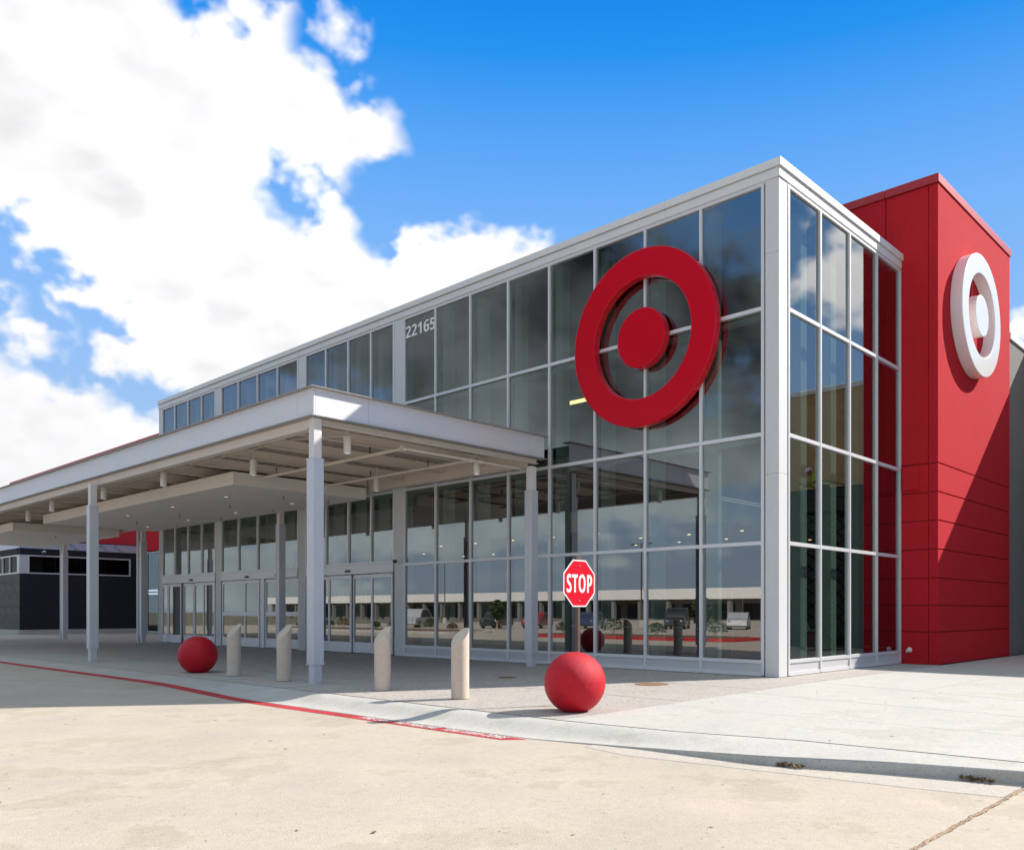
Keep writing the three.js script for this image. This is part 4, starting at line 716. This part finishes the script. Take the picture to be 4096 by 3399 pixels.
function island(label, x0, x1, z0, z1, rim) {
  const o = thing('planting_island', label, 'kerb island', [(x0 + x1) / 2, roadY(x0), (z0 + z1) / 2]); const r = 0.9, sh = new THREE.Shape(), a = (x1 - x0) / 2, b = (z1 - z0) / 2;
  sh.moveTo(-a + r, -b); sh.lineTo(a - r, -b); sh.quadraticCurveTo(a, -b, a, -b + r); sh.lineTo(a, b - r); sh.quadraticCurveTo(a, b, a - r, b); sh.lineTo(-a + r, b); sh.quadraticCurveTo(-a, b, -a, b - r); sh.lineTo(-a, -b + r); sh.quadraticCurveTo(-a, -b, -a + r, -b);
  local(o, 'kerb_ring', new THREE.ExtrudeGeometry(sh, { depth: 0.15, bevelEnabled: true, bevelSize: 0.03, bevelThickness: 0.02, bevelSegments: 1 }).rotateX(-Math.PI / 2), rim);
  const bed = new THREE.ExtrudeGeometry(sh, { depth: 0.03, bevelEnabled: false }).rotateX(-Math.PI / 2).scale(1 - 0.4 / a, 1, 1 - 0.4 / b).translate(0, 0.17, 0); local(o, 'mulch_bed', uvm(bed), M.mulch);
}
island('planting island with pale kerb opposite the doors', -62, -37, 20.6, 25.5, M.curb); island('planting island with red painted kerb opposite the glass corner', -29, -14, 20.2, 24, M.redPaint);
function shrub(label, x, z, h, m) {
  const list = [], base = new THREE.PlaneGeometry(0.10, 0.05);
  for (let i = 0; i < 420; i++) { const a = rr(0, 6.283), u = rr(-0.2, 1), r = Math.sqrt(Math.max(0, 1 - u * u)) * Math.pow(rnd(), 0.35); list.push(base.clone().rotateX(rr(0, 3)).rotateY(rr(0, 6)).translate(h * 0.7 * r * Math.cos(a), h * (0.4 + 0.55 * u) + rr(-0.03, 0.03), h * 0.7 * r * Math.sin(a))); }
  const o = thing('shrub', label, 'shrub', [x, roadY(x) + 0.17, z], 'shrubs in the planting islands'); local(o, 'foliage', merge(list), m); local(o, 'stem', merge([0, 1, 2].map((k) => rod([0, 0, 0], [0.25 * h * Math.cos(k * 2.1), 0.5 * h, 0.25 * h * Math.sin(k * 2.1)], 0.015, 5))), M.wood);
}
['first', 'second', 'third', 'fourth', 'fifth', 'sixth', 'seventh'].forEach((w, i) => shrub(w + ' low shrub in the pale kerbed island, counted from the far end', -60 + i * 3.5, 23 + (i % 2) * 0.8, 0.6 + 0.15 * (i % 3), i % 2 ? M.leafA : M.leafB));
['first', 'second', 'third', 'fourth'].forEach((w, i) => shrub(w + ' shrub in the red kerbed island, counted from the far end', -27 + i * 3.6, 22 + (i % 2) * 0.5, 0.8 + 0.2 * (i % 2), M.leafA));
function tree(label, x, z, h) {
  const list = [], base = new THREE.PlaneGeometry(0.22, 0.12), o = thing('young_tree', label, 'tree', [x, roadY(x), z], 'young trees in the car park');
  for (let i = 0; i < 1300; i++) { const a = rr(0, 6.283), u = rr(-1, 1), cl = 0.75 + 0.35 * Math.sin(3 * a + 5 * u), r = Math.sqrt(1 - u * u) * Math.pow(rnd(), 0.4) * cl; list.push(base.clone().rotateX(rr(0, 3)).rotateY(rr(0, 6)).translate(h * 0.24 * r * Math.cos(a), h * (0.66 + 0.32 * u), h * 0.24 * r * Math.sin(a))); }
  local(o, 'crown', merge(list), M.leafA); const tr = [cyl(0.07, 0, h * 0.55, 0, 0, 8, 0.04)]; for (let k = 0; k < 5; k++) tr.push(rod([0, h * (0.35 + k * 0.05), 0], [0.16 * h * Math.cos(k * 1.3), h * (0.55 + k * 0.06), 0.16 * h * Math.sin(k * 1.3)], 0.02, 5)); local(o, 'trunk', merge(tr), M.wood);
}
tree('young tree beside the parked black sedan', -45, 33, 2.6); tree('young tree at the far end of the pale kerbed island', -61, 24, 2.8); tree('young tree in the red kerbed island', -17, 22.4, 2.4);
function pole(label, x, z) { const o = thing('light_pole', label, 'lamp post', [x, roadY(x), z], 'lamp posts in the car park'); local(o, 'pole', cyl(0.09, 0.6, 8.5, 0, 0, 12, 0.06), M.galv); local(o, 'footing', cyl(0.28, 0, 0.7, 0, 0, 20), M.curb); for (const s of [-1, 1]) { local(o, 'arm', rod([0, 8.4, 0], [0.7 * s, 8.45, 0], 0.03, 8), M.galv); local(o, 'lamp_head', new RoundedBoxGeometry(0.6, 0.1, 0.3, 1, 0.03).translate(0.95 * s, 8.45, 0), M.black); } }
pole('lamp post in the car park nearest the pale island', -44, 52); pole('lamp post in the car park farther to the right', -20, 60); pole('lamp post in the far left of the car park', -85, 60);
{
  const o = thing('shop_row', 'long low row of shops with cream fascia across the car park', 'building', [-90, -0.3, 112]);
  part(o, 'fascia', rb(-230, 40, 3.7, 5.6, 110.0, 120, 0.05), M.soffit); part(o, 'wall', bx(-229, 39, -0.4, 3.7, 114, 119), M.greyWall);
  for (let x = -226; x < 36; x += 6.5) { part(o, 'pier', bx(x - 0.35, x + 0.35, -0.4, 3.7, 110.4, 111.2), M.greyWall); part(o, 'shop_window', bx(x + 0.9, x + 5.6, 0.1, 2.9, 113.9, 114.0), M.black); }
}
renderer.render(scene, camera);
